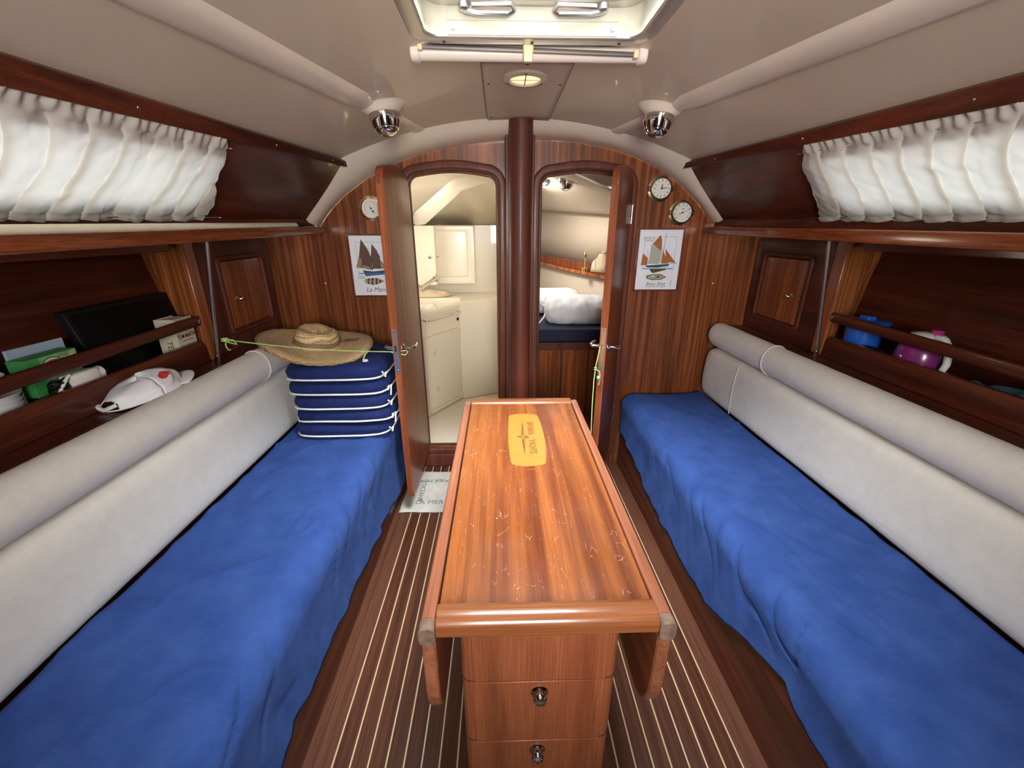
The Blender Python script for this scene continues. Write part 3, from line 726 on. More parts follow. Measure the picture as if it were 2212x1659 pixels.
# ------------------------------------------------------------------ curtains
def curtain(side, ytop, ybot, lean, label, wname):
    root = thing('curtain', (sx(side, 1.0), 0.8, 1.41), label, 'curtain')
    rnd = random.Random(11 + side)
    # pleat centres, irregular
    cs = []; y = -0.25
    while y < 1.62: cs.append((y, rnd.uniform(0.55, 1.0))); y += rnd.uniform(0.075, 0.12)
    NU, NV = 640, 40
    tot = 1.62 + 0.25
    def fn(u, v):
        yend = lerp(ytop, ybot, v); Y = lerp(-0.2, yend, u)
        Yp = Y - lean * (v - 0.5) * 0.10 + 0.018 * math.sin(v * 5 + Y * 3)
        a, za = side_top(max(Y, 0)); b, zb = side_bot(max(Y, 0))
        vv = lerp(0.0, 0.965, v)
        ph = 2 * PI * (Yp / 0.078 + 0.55 * nz(Yp * 2.7, side * 3.3))
        full = smooth01(v / 0.22)
        am = 0.75 + 0.5 * nz(math.floor(ph / 2 / PI) * 1.7, side)
        A = lerp(0.004, 0.024, full) * am
        hdr = max(0, 1 - v / 0.14)
        Y += A * math.sin(ph)
        d = (0.5 + 0.5 * math.cos(ph + 0.5))
        ruf = 0.0040 * hdr * math.sin(Y * 230 + 3 * nz(Y * 9)) + 0.002 * nz(Y * 40, v * 9, side)
        pk = 0.004 * math.exp(-((v - 0.13) / 0.015) ** 2) + 0.005 * math.exp(-((v - 0.93) / 0.012) ** 2)
        d2 = 0.010 + d * lerp(0.005, 0.013, full) * am + ruf - pk + 0.005 * nz(Y * 9, v * 4, side * 2) + 0.0035 * nz(Y * 30 + v * 12, v * 5 - Y * 8, side * 2) + 0.012 * math.sin(PI * v)
        off = lerp(a, b, vv) - d2 * 0.76; z = lerp(za, zb, vv) - d2 * 0.65
        if v > 0.94: z -= 0.002 * math.sin(ph)
        e = 0.006 * nz(v * 9, side) if u > 0.99 else 0
        return Vector((sx(side, off), Y + e, z))
    MB().grid(fn, NU, NV, flip=side > 0).build('curtain_cloth', M['curtain'], root, 80)
    for vv, yy, nm in ((0.10, ytop + 0.03, 'top_wire'), (0.93, ybot + 0.06, 'bottom_wire')):
        P = []
        for k in range(12):
            Y = lerp(-0.2, yy, k / 11); a, za = side_top(Y); b, zb = side_bot(Y)
            P.append((sx(side, lerp(a, b, vv) - 0.010), Y, lerp(za, zb, vv) - 0.008))
        MB().tube(P, 0.0018, 6).build(nm, M['steel'], root)
        e = Vector(P[-1]); MB().tube([e + Vector((0.006 * side * math.cos(t), 0.006 + 0.006 * math.sin(t), 0)) for t in [2 * PI * k / 10 for k in range(10)]], 0.0014, 5, True).build('wire_eye', M['steel'], root)
curtain(-1, 1.41, 1.52, 0.7, 'gathered cream curtain over the left cabin window, folds leaning aft', 'window_1')
curtain(1, 1.46, 1.57, 1.1, 'gathered cream curtain over the right cabin window, straight folds', 'window_2')

# cream pole lying on the left shelf
pl = thing('wooden_pole', (sx(-1, 1.1), 0.9, 1.385), 'cream painted pole with black end lying on the left shelf under curtain', 'pole')
pp = [Vector((sx(-1, 1.062 - 0.045 * (Y - 0.83)), Y, 1.385 + 0.017 * (Y - 0.83))) for Y in (-0.6, 0.4, 1.2, 2.02)]
M['polep'] = plain('cream_painted_wood', (0.70, 0.64, 0.48, 1), 0.5, bump=0.2, bscale=60, var=0.06, vscale=20)
MB().tube(pp, 0.0130, 14).build('pole_body', M['polep'], pl)
MB().tube([pp[-1] + Vector((0, 0.0005, 0)), pp[-1] + Vector((0.004, 0.075, 0.001))], 0.0105, 12).build('black_end', M['black'], pl)

# ------------------------------------------------------------------ drop-leaf table
tb = thing('drop_leaf_table', (0.081, 1.06, 0), 'varnished mahogany saloon table with folded leaves and pale inlaid emblem', 'table')
TX0, TX1, TY0, TY1, TZ = -0.122, 0.284, 0.545, 1.585, 0.72
MB().box(TX0, TX1, TY0 + 0.02, TY1 - 0.02, TZ - 0.024, TZ).build('table_top', M['table'], tb, 30, 0.0015)
def rail(y0, y1, zt):
    x0, x1 = TX0 - 0.002, TX1 + 0.002
    pr = roundish([(y0, TZ - 0.032), (y1, TZ - 0.032), (y1, TZ + zt * 0.6), (y1 - 0.006, TZ + zt), (y0 + 0.014, TZ + zt), (y0, TZ + zt * 0.2 - 0.004)], 1)
    return MB().rings([[(x, y, z) for y, z in pr] for x in (x0, x1)])
rail(TY0 - 0.004, TY0 + 0.042, 0.012).build('end_rail', M['table_x'], tb, 50, 0.002)
rail(TY1 - 0.042, TY1 + 0.004, 0.012).build('end_rail', M['table_x'], tb, 50, 0.002)
for xa, side in ((TX0 - 0.030, -1), (TX1 + 0.006, 1)):
    xm = xa + 0.012
    m = frame_mtx((xm, 0, 0), (0, 1, 0), (0, 0, 1))
    zb = 0.44
    o = [(TY0 + 0.02 + 0.07 * (1 - math.cos(a)) - 0.0, zb + 0.11 * (1 - math.sin(a))) for a in [PI / 2 * k / 8 for k in range(9)]]
    o2 = [(TY1 - 0.02 - 0.07 * (1 - math.cos(a)), zb + 0.11 * (1 - math.sin(a))) for a in [PI / 2 * k / 8 for k in range(8, -1, -1)]]
    out = [(TY0 + 0.0, TZ - 0.040)] + [(y - 0.02, z) for y, z in o] + [(y + 0.02, z) for y, z in o2] + [(TY1 - 0.0, TZ - 0.040), (TY1 - 0.0, TZ - 0.002), (TY0, TZ - 0.002)]
    lf = plate('drop_leaf', out, [], 0.026, m, M['leaf'], tb, 0.005, 50)
    # inner face panel of the leaf, darker veneer
    mi = frame_mtx((xm - side * 0.0135, 0, 0), (0, 1, 0), (0, 0, 1))
    ins = [(TY0 + 0.004, TZ - 0.045)] + [(y - 0.016, z + 0.005) for y, z in o] + [(y + 0.016, z + 0.005) for y, z in o2] + [(TY1 - 0.004, TZ - 0.045)]
    plate('leaf_face', ins, [], 0.001, mi, M['leaf_face'], lf)
    for yy in (TY0 - 0.006, TY1 - 0.018):
        MB().rings([[(xm + a * 1.0, y_, TZ - 0.022 + b) for a, b in rrect(-0.0155, 0.0155, -0.022, 0.022, 0.012, 4)] for y_ in (yy, yy + 0.024)]).build('corner_cap', M['worn'], lf, 50, 0.002)
# pedestal with drawers
PX0, PX1, PY0, PY1 = -0.094, 0.248, 0.618, 1.48
pedo = rrect(PX0, PX1, PY0, PY1, 0.022, 5)
pd = MB().rings([[(x, y, z) for x, y in pedo] for z in (0.0, 0.690)]).build('pedestal', M['ped'], tb, 40)
def front(z0, z1, nm):
    return MB().box(PX0 + 0.026, PX1 - 0.026, PY0 - 0.004, PY0 + 0.004, z0, z1).build(nm, M['ped'], tb, 30, 0.0018)
front(0.4645, 0.688, 'front_panel')
dr1 = front(0.2605, 0.4615, 'drawer'); dr2 = front(0.050, 0.2575, 'drawer')
for z in (0.463, 0.259):
    MB().rings([[(lerp(XC - 0.008, x, 1.003), lerp(1.05, y, 1.0012), zz) for x, y in rrect(PX0, PX1, PY0, PY1, 0.022, 5)] for zz in (z - 0.0012, z + 0.0012)]).build('groove', M['caulk'], pd, 40)
for (px, py, d) in ((1166, 1502, dr1), (1161, 1626, dr2)):
    p = at_y(px, py, PY0 - 0.012); p.y = PY0 - 0.004
    MB().lathe([(0.0195, 0), (0.0195, 0.002), (0.015, 0.005), (0.009, 0.007), (0.008, 0.011), (0.0135, 0.015), (0.0155, 0.019), (0.0125, 0.0235), (0.005, 0.0255)], p, (0, -1, 0), 20).build('knob', M['chrome'], d)
# inlaid emblem: pale barrel-shaped veneer with two arrowheads, a lens and the lettering
def tpt(x, y):   # crop pixel (1080,880 .. 1200,1020 shown at 11.85x) -> table top
    return at_z(1080 + x / 11.85, 880 + y / 11.85, TZ)
A = [(225, 250), (248, 205), (380, 178), (640, 165), (880, 180), (940, 200), (975, 250), (1045, 430), (1105, 640), (1150, 850), (1175, 1120), (1180, 1290), (1172, 1420), (1130, 1465), (980, 1492), (640, 1512), (440, 1495), (320, 1460), (283, 1400), (245, 1180), (215, 900), (208, 600)]
P2 = [tpt(*a) for a in A]
plate('inlay', [(p.x, p.y) for p in P2], [], 0.0010, Matrix.Translation((0, 0, TZ)), M['inlay'], tb)
inl = [o for o in tb.children if o.name.startswith('inlay')][0]
for poly, hole in (([(560, 355), (550, 705), (633, 705)], [(588, 530), (590, 690), (612, 690)]), ([(562, 820), (650, 820), (637, 1225)], [(612, 832), (632, 832), (635, 1020)])):
    plate('emblem_arrow', [(tpt(*a).x, tpt(*a).y) for a in poly], [[(tpt(*a).x, tpt(*a).y) for a in hole]], 0.0005, Matrix.Translation((0, 0, TZ + 0.0008)), M['ink'], inl)
lens = [(425, 752), (520, 733), (600, 728), (680, 737), (762, 765), (680, 792), (600, 794), (510, 772)]
lh = [(500, 754), (600, 740), (690, 764), (600, 782)]
plate('emblem_lens', [(tpt(*a).x, tpt(*a).y) for a in lens], [[(tpt(*a).x, tpt(*a).y) for a in lh]], 0.0005, Matrix.Translation((0, 0, TZ + 0.0008)), M['ink'], inl)
pa, pb_ = tpt(790, 395), tpt(880, 1165); pa2 = tpt(755, 395)
for body, (xa, ya), (xb, yb) in (('BAVARIA', (760, 390), (793, 705)), ('YACHTS', (808, 815), (848, 1168))):
    a, b = tpt(xa, ya), tpt(xb, yb); d = (b - a); ln = d.length
    mm = frame_mtx((a + b) / 2 + Vector((0, 0, 0.0009)), d, Vector((0, 0, 1)).cross(d))
    t = text('lettering', body, 0.034, mm, M['ink'], inl, 0.0002)
    w = max(v.co[:][1] for v in t.data.vertices) - min(v.co[:][1] for v in t.data.vertices)
    k = ln / w; c = sum((v.co for v in t.data.vertices), Vector()) / len(t.data.vertices)
    for v in t.data.vertices: v.co.y = c.y + (v.co.y - c.y) * k

# ------------------------------------------------------------------ bath mat under the left door
mt = thing('floor_mat', (-0.30, 1.95, 0), 'grey white bath mat with sea lettering lying on floor beneath left door', 'mat')
mq = [at_z(862, 1109, 0), at_z(1010, 1112, 0), at_z(1000, 1018, 0), at_z(903, 1021, 0)]
mxa, mxb = at_z(862, 1109, 0).x, at_z(862, 1109, 0).x + 0.50; mya, myb = at_z(862, 1109, 0).y, at_z(960, 1021, 0).y
M['mat'] = cloth('terry_mat', (0.50, 0.48, 0.46, 1), (0.66, 0.62, 0.55, 1), 0.95, 500, 0.8, 0.2, 12)
MB().grid(lambda u, v: Vector((lerp(mxa, mxb, u), lerp(mya, myb, v) + 0.006 * nz(u * 4, v), 0.005 + 0.002 * nz(u * 7, v * 7))), 40, 30).build('mat_cloth', M['mat'], mt, 60, thick=0.006)
M['matink'] = plain('grey_blue_print', (0.17, 0.20, 0.22, 1), 0.9)
zt = 0.0095
text('lettering', 'LA MER', 0.046, frame_mtx((*at_z(928, 1088, 0).xy, zt), (1, 0.0, 0), (0, 1, 0)), M['matink'], mt, 0.0005)
text('lettering', "L'OCEAN", 0.046, frame_mtx((at_z(970, 1088, 0).x + 0.075, at_z(970, 1088, 0).y, zt), (1, 0, 0), (0, 1, 0)), M['matink'], mt, 0.0005)
text('lettering', 'OCEAN', 0.040, frame_mtx((at_z(975, 1041, 0).x, at_z(975, 1041, 0).y, zt), (-1, 0, 0), (0, -1, 0)), M['matink'], mt, 0.0005)
text('lettering', 'LA MER', 0.040, frame_mtx((at_z(932, 1041, 0).x, at_z(945, 1041, 0).y, zt), (-1, 0, 0), (0, -1, 0)), M['matink'], mt, 0.0005)
text('lettering', "L'OCEAN", 0.040, frame_mtx((at_z(913, 1060, 0).x, at_z(913, 1060, 0).y, zt), (0, -1, 0), (1, 0, 0)), M['matink'], mt, 0.0005)
plate('shell_motif', circle(0, 0, 0.014, 12), [], 0.001, Matrix.Translation((*at_z(908, 1083, 0).xy, zt)), M['matink'], mt)

# ------------------------------------------------------------------ deck hatch over the table
ht = sthing('window_3', (XC, 1.03, 1.86))
zh = 1.848
def ring_plate(nm, g0, g1, th, z, mat, bev=0.002, r=0.05):
    return plate(nm, rrect(HX0 - g0, HX1 + g0, HY0 - g0, HY1 + g0, r), [rrect(HX0 + g1, HX1 - g1, HY0 + g1, HY1 - g1, max(0.02, r - g0))], th, Matrix.Translation((0, 0, z)), mat, ht, bev)
ring_plate('hatch_flange', 0.038, 0.002, 0.016, zh - 0.012, M['alu'], 0.004, 0.07)
M['hatchliner'] = plain('white_hatch_liner', (0.60, 0.57, 0.46, 1), 0.35, var=0.05, vscale=12)
ringo = [[(x, y, z) for x, y in rrect(HX0 + 0.004, HX1 - 0.004, HY0 + 0.004, HY1 - 0.004, 0.045)] for z in (zh - 0.018, zh + 0.042)]
MB().rings(ringo, caps=False).build('hatch_liner', M['hatchliner'], ht, 40)
lp_ = MB().box(HX0 + 0.055, HX1 - 0.055, HY1 - 0.007, HY1 - 0.003, zh - 0.016, zh + 0.011).build('liner_panel', M['hatchliner'], ht, 0, 0.001)
MB().box(HX0 + 0.055, HX1 - 0.055, HY1 - 0.006, HY1 - 0.0035, zh + 0.013, zh + 0.040).build('liner_panel', M['hatchliner'], ht, 0, 0.001)
for xx in (HX0 + 0.068, HX1 - 0.068): MB().lathe([(0.006, 0), (0.005, 0.001), (0.002, 0.0012)], (xx, HY1 - 0.007, zh - 0.002), (0, -1, 0), 12).build('screw', M['steel'], lp_)
for xx in (XC - 0.22, XC, XC + 0.22): MB().lathe([(0.0045, 0), (0.004, 0.001), (0.002, 0.0015)], (xx, HY1 + 0.024, zh - 0.0205), (0, 0, -1), 10).build('screw', M['brass_old'], lp_)
plate('hatch_rim', rrect(HX0 + 0.0, HX1 - 0.0, HY0, HY1, 0.05), [rrect(HX0 + 0.035, HX1 - 0.035, HY0 + 0.035, HY1 - 0.035, 0.045)], 0.018, Matrix.Translation((0, 0, zh + 0.050)), M['alu'], ht, 0.005)
MB().box(HX0 + 0.02, HX1 - 0.02, HY0 + 0.02, HY1 - 0.02, zh + 0.059, zh + 0.064).build('pane', M['glass'], ht, 0)
for xx, s_ in ((XC - 0.115, 1), (XC + 0.115, -1)):
    o = MB().lathe([(0.013, 0), (0.013, 0.012), (0.010, 0.016)], (xx - s_ * 0.05, HY1 - 0.020, zh + 0.041), (0, 0, -1), 14).build('hatch_handle', M['steel'], ht)
    MB().tube([(xx - s_ * 0.05, HY1 - 0.020, zh + 0.026), (xx - s_ * 0.02, HY1 - 0.022, zh + 0.020), (xx + s_ * 0.055, HY1 - 0.024, zh + 0.018), (xx + s_ * 0.068, HY1 - 0.036, zh + 0.022), (xx + s_ * 0.060, HY1 - 0.050, zh + 0.026), (xx - s_ * 0.03, HY1 - 0.044, zh + 0.026)], 0.0055, 8).build('lever', M['steel'], o)
# roller blind just forward of the hatch
rb = thing('roller_blind', (XC, 1.322, 1.83), 'cream roller blind cassette under the ceiling just forward of hatch', 'blind')
zr = 1.822
bx0, bx1 = at_y(898, 116, 1.322).x, at_y(1386, 116, 1.322).x
MB().tube([(bx0 + 0.012, 1.322, zr), (bx1 - 0.012, 1.322, zr)], 0.0175, 20).build('cassette', M['plastic'], rb)
for x in (bx0, bx1):
    MB().rings([[(x + (k - 1) * 0.012, 1.322 + a, zr + 0.004 + b) for a, b in rrect(-0.024, 0.024, -0.025, 0.027, 0.018, 5)] for k in (0, 1, 2)]).build('end_cap', M['plastic'], rb, 50, 0.004)
bp0, bp1 = Vector((bx0 + 0.016, 1.297, zr + 0.006)), Vector((bx1 - 0.022, 1.300, zr - 0.006))
bar = MB().tube([bp0, bp1], 0.006, 10).build('pull_bar', M['steel'], rb)
M['clip'] = plain('yellowed_plastic', (0.80, 0.70, 0.42, 1), 0.4)
for p in (bp0, bp1): MB().box(p.x - 0.006, p.x + 0.006, p.y - 0.009, p.y + 0.008, p.z - 0.009, p.z + 0.008).build('bar_end', M['clip'], bar, 0, 0.002)
bc = (bp0 + bp1) / 2 + Vector((-0.002, 0, 0))
MB().rings([[(bc.x + a * s_, bc.y - 0.010 + b * s_, bc.z + z) for a, b in rrect(-0.014, 0.014, -0.008, 0.008, 0.006, 3)] for z, s_ in ((0.008, 1), (0.002, 1.0), (-0.028, 0.78))]).build('latch_clip', M['clip'], bar, 40)
# moulded panel forward of the blind with the round vent
vp = thing('ceiling_panel', (XC, 1.85, 1.84), 'screwed cream ceiling access panel aft of mast post with round vent', 'panel')
def cgrid(x0, x1, y0, y1, dz, n=10): return lambda u, v: Vector((lerp(x0, x1, u), lerp(y0, y1, v), zceil(lerp(x0, x1, u), lerp(y0, y1, v)) + dz))
M['vpanel'] = plain('cream_panel', (0.56, 0.47, 0.36, 1), 0.45)
MB().grid(cgrid(XC - 0.134, XC + 0.134, 1.44, 2.10, -0.004), 12, 12).build('panel_sheet', M['vpanel'], vp, 60, thick=0.006)
MB().grid(cgrid(XC - 0.139, XC + 0.139, 1.435, 2.105, -0.0005), 12, 12).build('panel_joint', M['brass_old'], vp, 60)
for x, y in ((XC, 1.455), (XC - .118, 1.62), (XC + .118, 1.62), (XC - .118, 2.05), (XC + .118, 2.05)):
    MB().lathe([(0.005, 0), (0.004, 0.0015), (0.001, 0.002)], (x, y, zceil(x, y) - 0.007), (0, 0, -1), 8).build('screw', M['brass_old'], vp)
vt = thing('ceiling_vent', (XC, 1.565, 1.83), 'round vent with yellow lens glowing in place of daylight in the ceiling panel before mast', 'vent')
zv = zceil(XC, 1.565) - 0.008
MB().lathe([(0.072, 0.001), (0.070, -0.006), (0.052, -0.010), (0.049, -0.006), (0.049, 0.0), (0.06, 0.001)], (XC, 1.565, zv), (0, 0, 1), 36).build('vent_ring', M['vpanel'], vt, 40)
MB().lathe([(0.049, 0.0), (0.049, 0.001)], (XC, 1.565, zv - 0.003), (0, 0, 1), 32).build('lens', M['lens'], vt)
cr = MB(); cr.box(XC - 0.048, XC + 0.048, 1.563, 1.567, zv - 0.008, zv - 0.004); cr.box(XC - 0.002, XC + 0.002, 1.517, 1.613, zv - 0.008, zv - 0.004)
cr.build('cross_bar', M['clip'], vt, 0)
for a in (0.5, 2.64, 4.7): MB().lathe([(0.004, 0), (0.003, 0.001)], (XC + 0.062 * math.cos(a), 1.565 + 0.062 * math.sin(a), zv - 0.0085), (0, 0, -1), 8).build('screw', M['brass_old'], vt)
# reading lamps on the ribs
for side, nm in ((-1, 'left'), (1, 'right')):
    x, y = sx(side, 0.487), 1.70; z = zceil(x, y) - 0.0285
    lm = thing('ceiling_lamp', (x, y, z), 'small chrome swivel ceiling lamp at the forward end of the %s rib' % nm, 'lamp')
    ax = Vector((-side * 0.12, -0.10, -1))
    MB().lathe([(0.056, 0), (0.057, 0.004), (0.050, 0.024), (0.042, 0.044), (0.040, 0.045)], (x, y, z), ax, 32).build('lamp_cup', M['chrome'], lm, 40)
    MB().lathe([(0.039, 0.036), (0.038, 0.048), (0.030, 0.057), (0.017, 0.063), (0.003, 0.0645)], (x, y, z), ax, 28).build('eyeball', M['chrome'], lm, 60)

# ------------------------------------------------------------------ instruments and prints on the bulkhead
def instrument(px, py, r, label, cat, ringmat, hands, ticks, ears=True, depth=0.035, Yf=YB):
    c = at_y(px, py, Yf - depth)
    c.y = Yf
    t = thing('wall_clock' if cat == 'clock' else 'barometer', c, label, cat)
    ax = (0, -1, 0)
    MB().lathe([(r * 1.28, 0.0), (r * 1.28, 0.004), (r * 1.05, 0.007), (r * 1.04, depth * .8), (r * 1.12, depth * .85), (r * 1.10, depth), (r * 0.99, depth + 0.001), (r * 0.97, depth - 0.004), (r * .9, depth - 0.005)], c, ax, 40).build('case', ringmat, t, 40)
    MB().lathe([(r * 0.985, depth - 0.0045), (r * 0.985, depth - 0.0035)], c, ax, 36).build('dial', M['dial'], t)
    f = c + Vector((0, -(depth - 0.0028), 0)); mm = frame_mtx(f, (1, 0, 0), (0, 0, 1))
    def bar(a, r0, r1, w, nm, mat=M['black'], dz=0):
        d = Vector((math.sin(a), 0, math.cos(a))); n = Vector((math.cos(a), 0, -math.sin(a))); q = f + Vector((0, -dz, 0))
        P = [q + d * r0 - n * w, q + d * r0 + n * w, q + d * r1 + n * w * .7, q + d * r1 - n * w * .7]
        P += [p + Vector((0, -0.0006, 0)) for p in P]
        return P
    tk = MB()
    for a, r0, r1, w in ticks: tk.hexa(bar(a, r0 * r, r1 * r, w * r, 't'))
    tk.build('dial_marks', M['black'], t, 0)
    for a, r0, r1, w in hands:
        h = MB(); h.hexa(bar(a, r0 * r, r1 * r, w * r, 'h', dz=0.0015)); h.build('hand', M['black'], t, 0)
    MB().lathe([(r * .09, 0), (r * .08, 0.003)], f, ax, 12).build('hub', M['black'], t)
    if ears:
        for s_ in (-1, 1):
            MB().box(c.x + s_ * r * 1.18 - 0.008, c.x + s_ * r * 1.18 + 0.008, Yf - depth * 0.9, Yf - 0.004, c.z - 0.012, c.z + 0.012).build('bezel_lug', ringmat, t, 0, 0.003)
    return t
rad = math.radians
ck_t = [(rad(30 * k), 0.68, 0.92, 0.022 if k % 3 else 0.034) for k in range(12)] + [(rad(120), .68, .74, .07)]
instrument(1430, 407, 0.047, 'brass porthole clock with white face, higher of two round dials on right', 'clock', M['brass_old'], [(rad(3), -.1, .42, .05), (rad(80), -.12, .62, .035)], ck_t)
br_t = [(rad(-140 + 10 * k), 0.66, 0.72, 0.018) for k in range(29)] + [(rad(-130 + 32 * k), 0.80, 0.90, 0.05) for k in range(9)] + [(0, .35, .42, .12)]
instrument(1475, 459, 0.047, 'brass porthole barometer, lower of two round dials on the right', 'barometer', M['brass_old'], [(rad(66), -.45, .8, .02), (rad(246), .0, .45, .03)], br_t)
instrument(801, 450, 0.046, 'slim brass rimmed barometer half hidden behind the open left door', 'barometer', M['brass'], [(rad(150), -.3, .7, .02)], [(rad(-140 + 14 * k), 0.66, 0.76, 0.018) for k in range(21)] + [(rad(150), .3, .45, .12)], False, 0.012)

PC = {n: plain('print_' + n, c, 0.6) for n, c in dict(tan=(0.36, 0.12, 0.035, 1), canvas=(0.42, 0.42, 0.36, 1), hull=(0.03, 0.05, 0.06, 1), pale=(0.50, 0.66, 0.72, 1), keel=(0.06, 0.055, 0.04, 1), deck=(0.42, 0.31, 0.18, 1), line=(0.10, 0.10, 0.12, 1), sea=(0.08, 0.19, 0.42, 1), brown=(0.11, 0.055, 0.035, 1), ochre=(0.30, 0.22, 0.08, 1), blueh=(0.04, 0.12, 0.30, 1), thwart=(0.03, 0.025, 0.02, 1)).items()}
def framed_print(x0, x1, z0, z1, mapper, polys, lines, texts, label):
    t = thing('framed_print', ((x0 + x1) / 2, YB, z0), label, 'picture')
    plate('picture_frame', [(x0 - .008, z0 - .008), (x1 + .008, z0 - .008), (x1 + .008, z1 + .008), (x0 - .008, z1 + .008)], [[(x0 + .001, z0 + .001), (x1 - .001, z0 + .001), (x1 - .001, z1 - .001), (x0 + .001, z1 - .001)]], 0.012, XZ(YB - 0.006), M['redframe'], t, 0.002)
    pp_ = MB().box(x0, x1, YB - 0.005, YB - 0.001, z0, z1).build('paper', M['paper'], t, 0)
    def W(p): s, v = mapper(p); return (lerp(x0, x1, s), lerp(z1, z0, v))
    yy = YB - 0.0053
    lay = 0
    groups = {}
    for mat, P in polys: groups.setdefault(mat, []).append((P, lay)); lay += 1
    for mat, LP in groups.items():
        mb = MB()
        for P, l in LP:
            Q = [W(p) for p in P]; n = len(Q); y_ = yy - 0.00010 * l - 0.0002
            mb.add([(x, y_, z) for x, z in Q] + [(x, yy + 0.0004, z) for x, z in Q], [tuple(range(n))] + [(i, (i + 1) % n, n + (i + 1) % n, n + i) for i in range(n)])
        mb.build('printed_ship', PC[mat], pp_, 0)
    mb = MB()
    for (a, b, w) in lines:
        A_, B_ = Vector(W(a)), Vector(W(b)); d = (B_ - A_).normalized(); n_ = Vector((-d.y, d.x)) * w
        Q = [A_ + n_, A_ - n_, B_ - n_, B_ + n_]
        mb.add([(q.x, yy - 0.0003, q.y) for q in Q], [(0, 1, 2, 3)])
    mb.build('printed_lines', PC['line'], pp_, 0)
    for body, p, sz, shx in texts:
        x, z = W(p)
        text('caption', body, sz, frame_mtx((x, yy - 0.0006, z), (1, 0, 0), (0, 0, 1)), PC['line'], pp_, 0.00005, 0.35)
def mapR(p):
    v = (p[1] - 130) / 1385; xl = 275 - 155 * v; xr = 1355 - 210 * v; return ((p[0] - xl) / (xr - xl), v)
def mapL(p):
    v = (p[1] - 190) / 1330; xl = 110 + 195 * v; xr = 1157 + 142 * v; return ((p[0] - xl) / (xr - xl), v)
polysR = [('sea', [(310, 1008), (1075, 1008), (1070, 1028), (308, 1028)]), ('tan', [(790, 245), (815, 360), (800, 620), (580, 448)]), ('canvas', [(555, 445), (700, 540), (805, 635), (770, 860), (700, 905), (460, 905), (510, 700)]),
          ('tan', [(345, 660), (455, 765), (440, 930), (288, 935)]), ('tan', [(830, 590), (885, 700), (960, 870), (955, 900), (785, 900)]), ('tan', [(895, 560), (1150, 885), (960, 872), (905, 760)]),
          ('pale', [(400, 960), (985, 915), (940, 1020), (490, 1015)]), ('hull', [(385, 950), (985, 910), (970, 945), (700, 990), (440, 985)]), ('keel', [(490, 1015), (940, 1018), (880, 1050), (600, 1118), (550, 1110)]),
          ('hull', [(430, 1175), (600, 1145), (780, 1145), (910, 1215), (780, 1280), (560, 1288), (420, 1250)]), ('deck', [(455, 1185), (600, 1160), (780, 1160), (880, 1215), (770, 1268), (560, 1272), (445, 1240)]),
          ('pale', [(560, 1175), (620, 1170), (610, 1230), (560, 1235)]), ('thwart', [(680, 1190), (740, 1190), (735, 1225), (675, 1225)]), ('thwart', [(600, 1200), (612, 1200), (606, 1230), (585, 1230)])]
linesR = [((400, 292), (780, 292), .0005), ((830, 292), (1190, 292), .0005), ((400, 292), (362, 650), .0005), ((1190, 292), (1110, 800), .0005), ((1100, 900), (1080, 1060), .0005), ((322, 940), (318, 1008), .0005), ((925, 210), (855, 560), .0012), ((850, 560), (790, 900), .0014), ((465, 560), (452, 900), .0006), ((270, 935), (460, 930), .0008), ((460, 905), (790, 902), .0006), ((960, 905), (1165, 900), .0008), ((400, 950), (985, 905), .0005), ((1025, 1290), (1005, 1440), .0010)]
TRi = at_y(1383, 497, YB - 0.006); 
framed_print(TRi.x, TRi.x + 0.231, 1.080, 1.388, mapR, polysR, linesR, [('Dundée de', (500, 325), .014, 0), ('Lesconil', (500, 375), .014, 0), ('Aven Stier', (640, 1378), .026, 0), ('dundée de Cornouaille', (640, 1440), .012, 0)], 'framed print of a ketch with tan topsail on the wall right of the doors')
polysL = [('sea', [(365, 1008), (1000, 1008), (1005, 1030), (368, 1030)]), ('brown', [(405, 270), (560, 480), (660, 690), (695, 945), (420, 895), (312, 875), (370, 640)]), ('ochre', [(365, 680), (430, 690), (440, 800), (415, 890), (312, 878)]), ('ochre', [(460, 830), (600, 870), (680, 930), (450, 900)]),
          ('brown', [(660, 370), (760, 490), (850, 640), (890, 915), (710, 915), (640, 650)]), ('thwart', [(700, 790), (722, 840), (715, 915), (690, 915)]), ('ochre', [(850, 700), (905, 915), (1020, 905)]),
          ('hull', [(455, 950), (700, 975), (1060, 940), (1040, 1000), (500, 1000)]), ('blueh', [(480, 1000), (1035, 1000), (980, 1040), (540, 1085)]), ('deck', [(510, 1150), (640, 1120), (800, 1125), (960, 1180), (960, 1205), (830, 1260), (700, 1285), (530, 1245)]),
          ('thwart', [(580, 1140), (625, 1130), (605, 1200), (625, 1255), (585, 1250)]), ('thwart', [(670, 1125), (720, 1125), (700, 1200), (715, 1272), (675, 1270)]), ('thwart', [(760, 1130), (810, 1135), (800, 1200), (815, 1262), (770, 1265)]), ('thwart', [(850, 1150), (895, 1180), (880, 1240), (850, 1230)])]
linesL = [((270, 340), (1060, 335), .0005), ((270, 340), (350, 760), .0005), ((360, 900), (375, 1010), .0005), ((570, 440), (700, 940), .0008), ((770, 480), (900, 915), .0008), ((305, 890), (400, 900), .0008), ((485, 1200), (515, 1198), .001)]
TLi = at_y(751, 507, YB - 0.006)
framed_print(TLi.x, TLi.x + 0.231, 1.055, 1.360, mapL, polysL, linesL, [('La Marie', (800, 1390), .034, 0), ('Chaloupe', (430, 1085), .010, 0), ('sardinière', (440, 1120), .010, 0)], 'framed print of brown-sailed lugger partly behind the open left door')
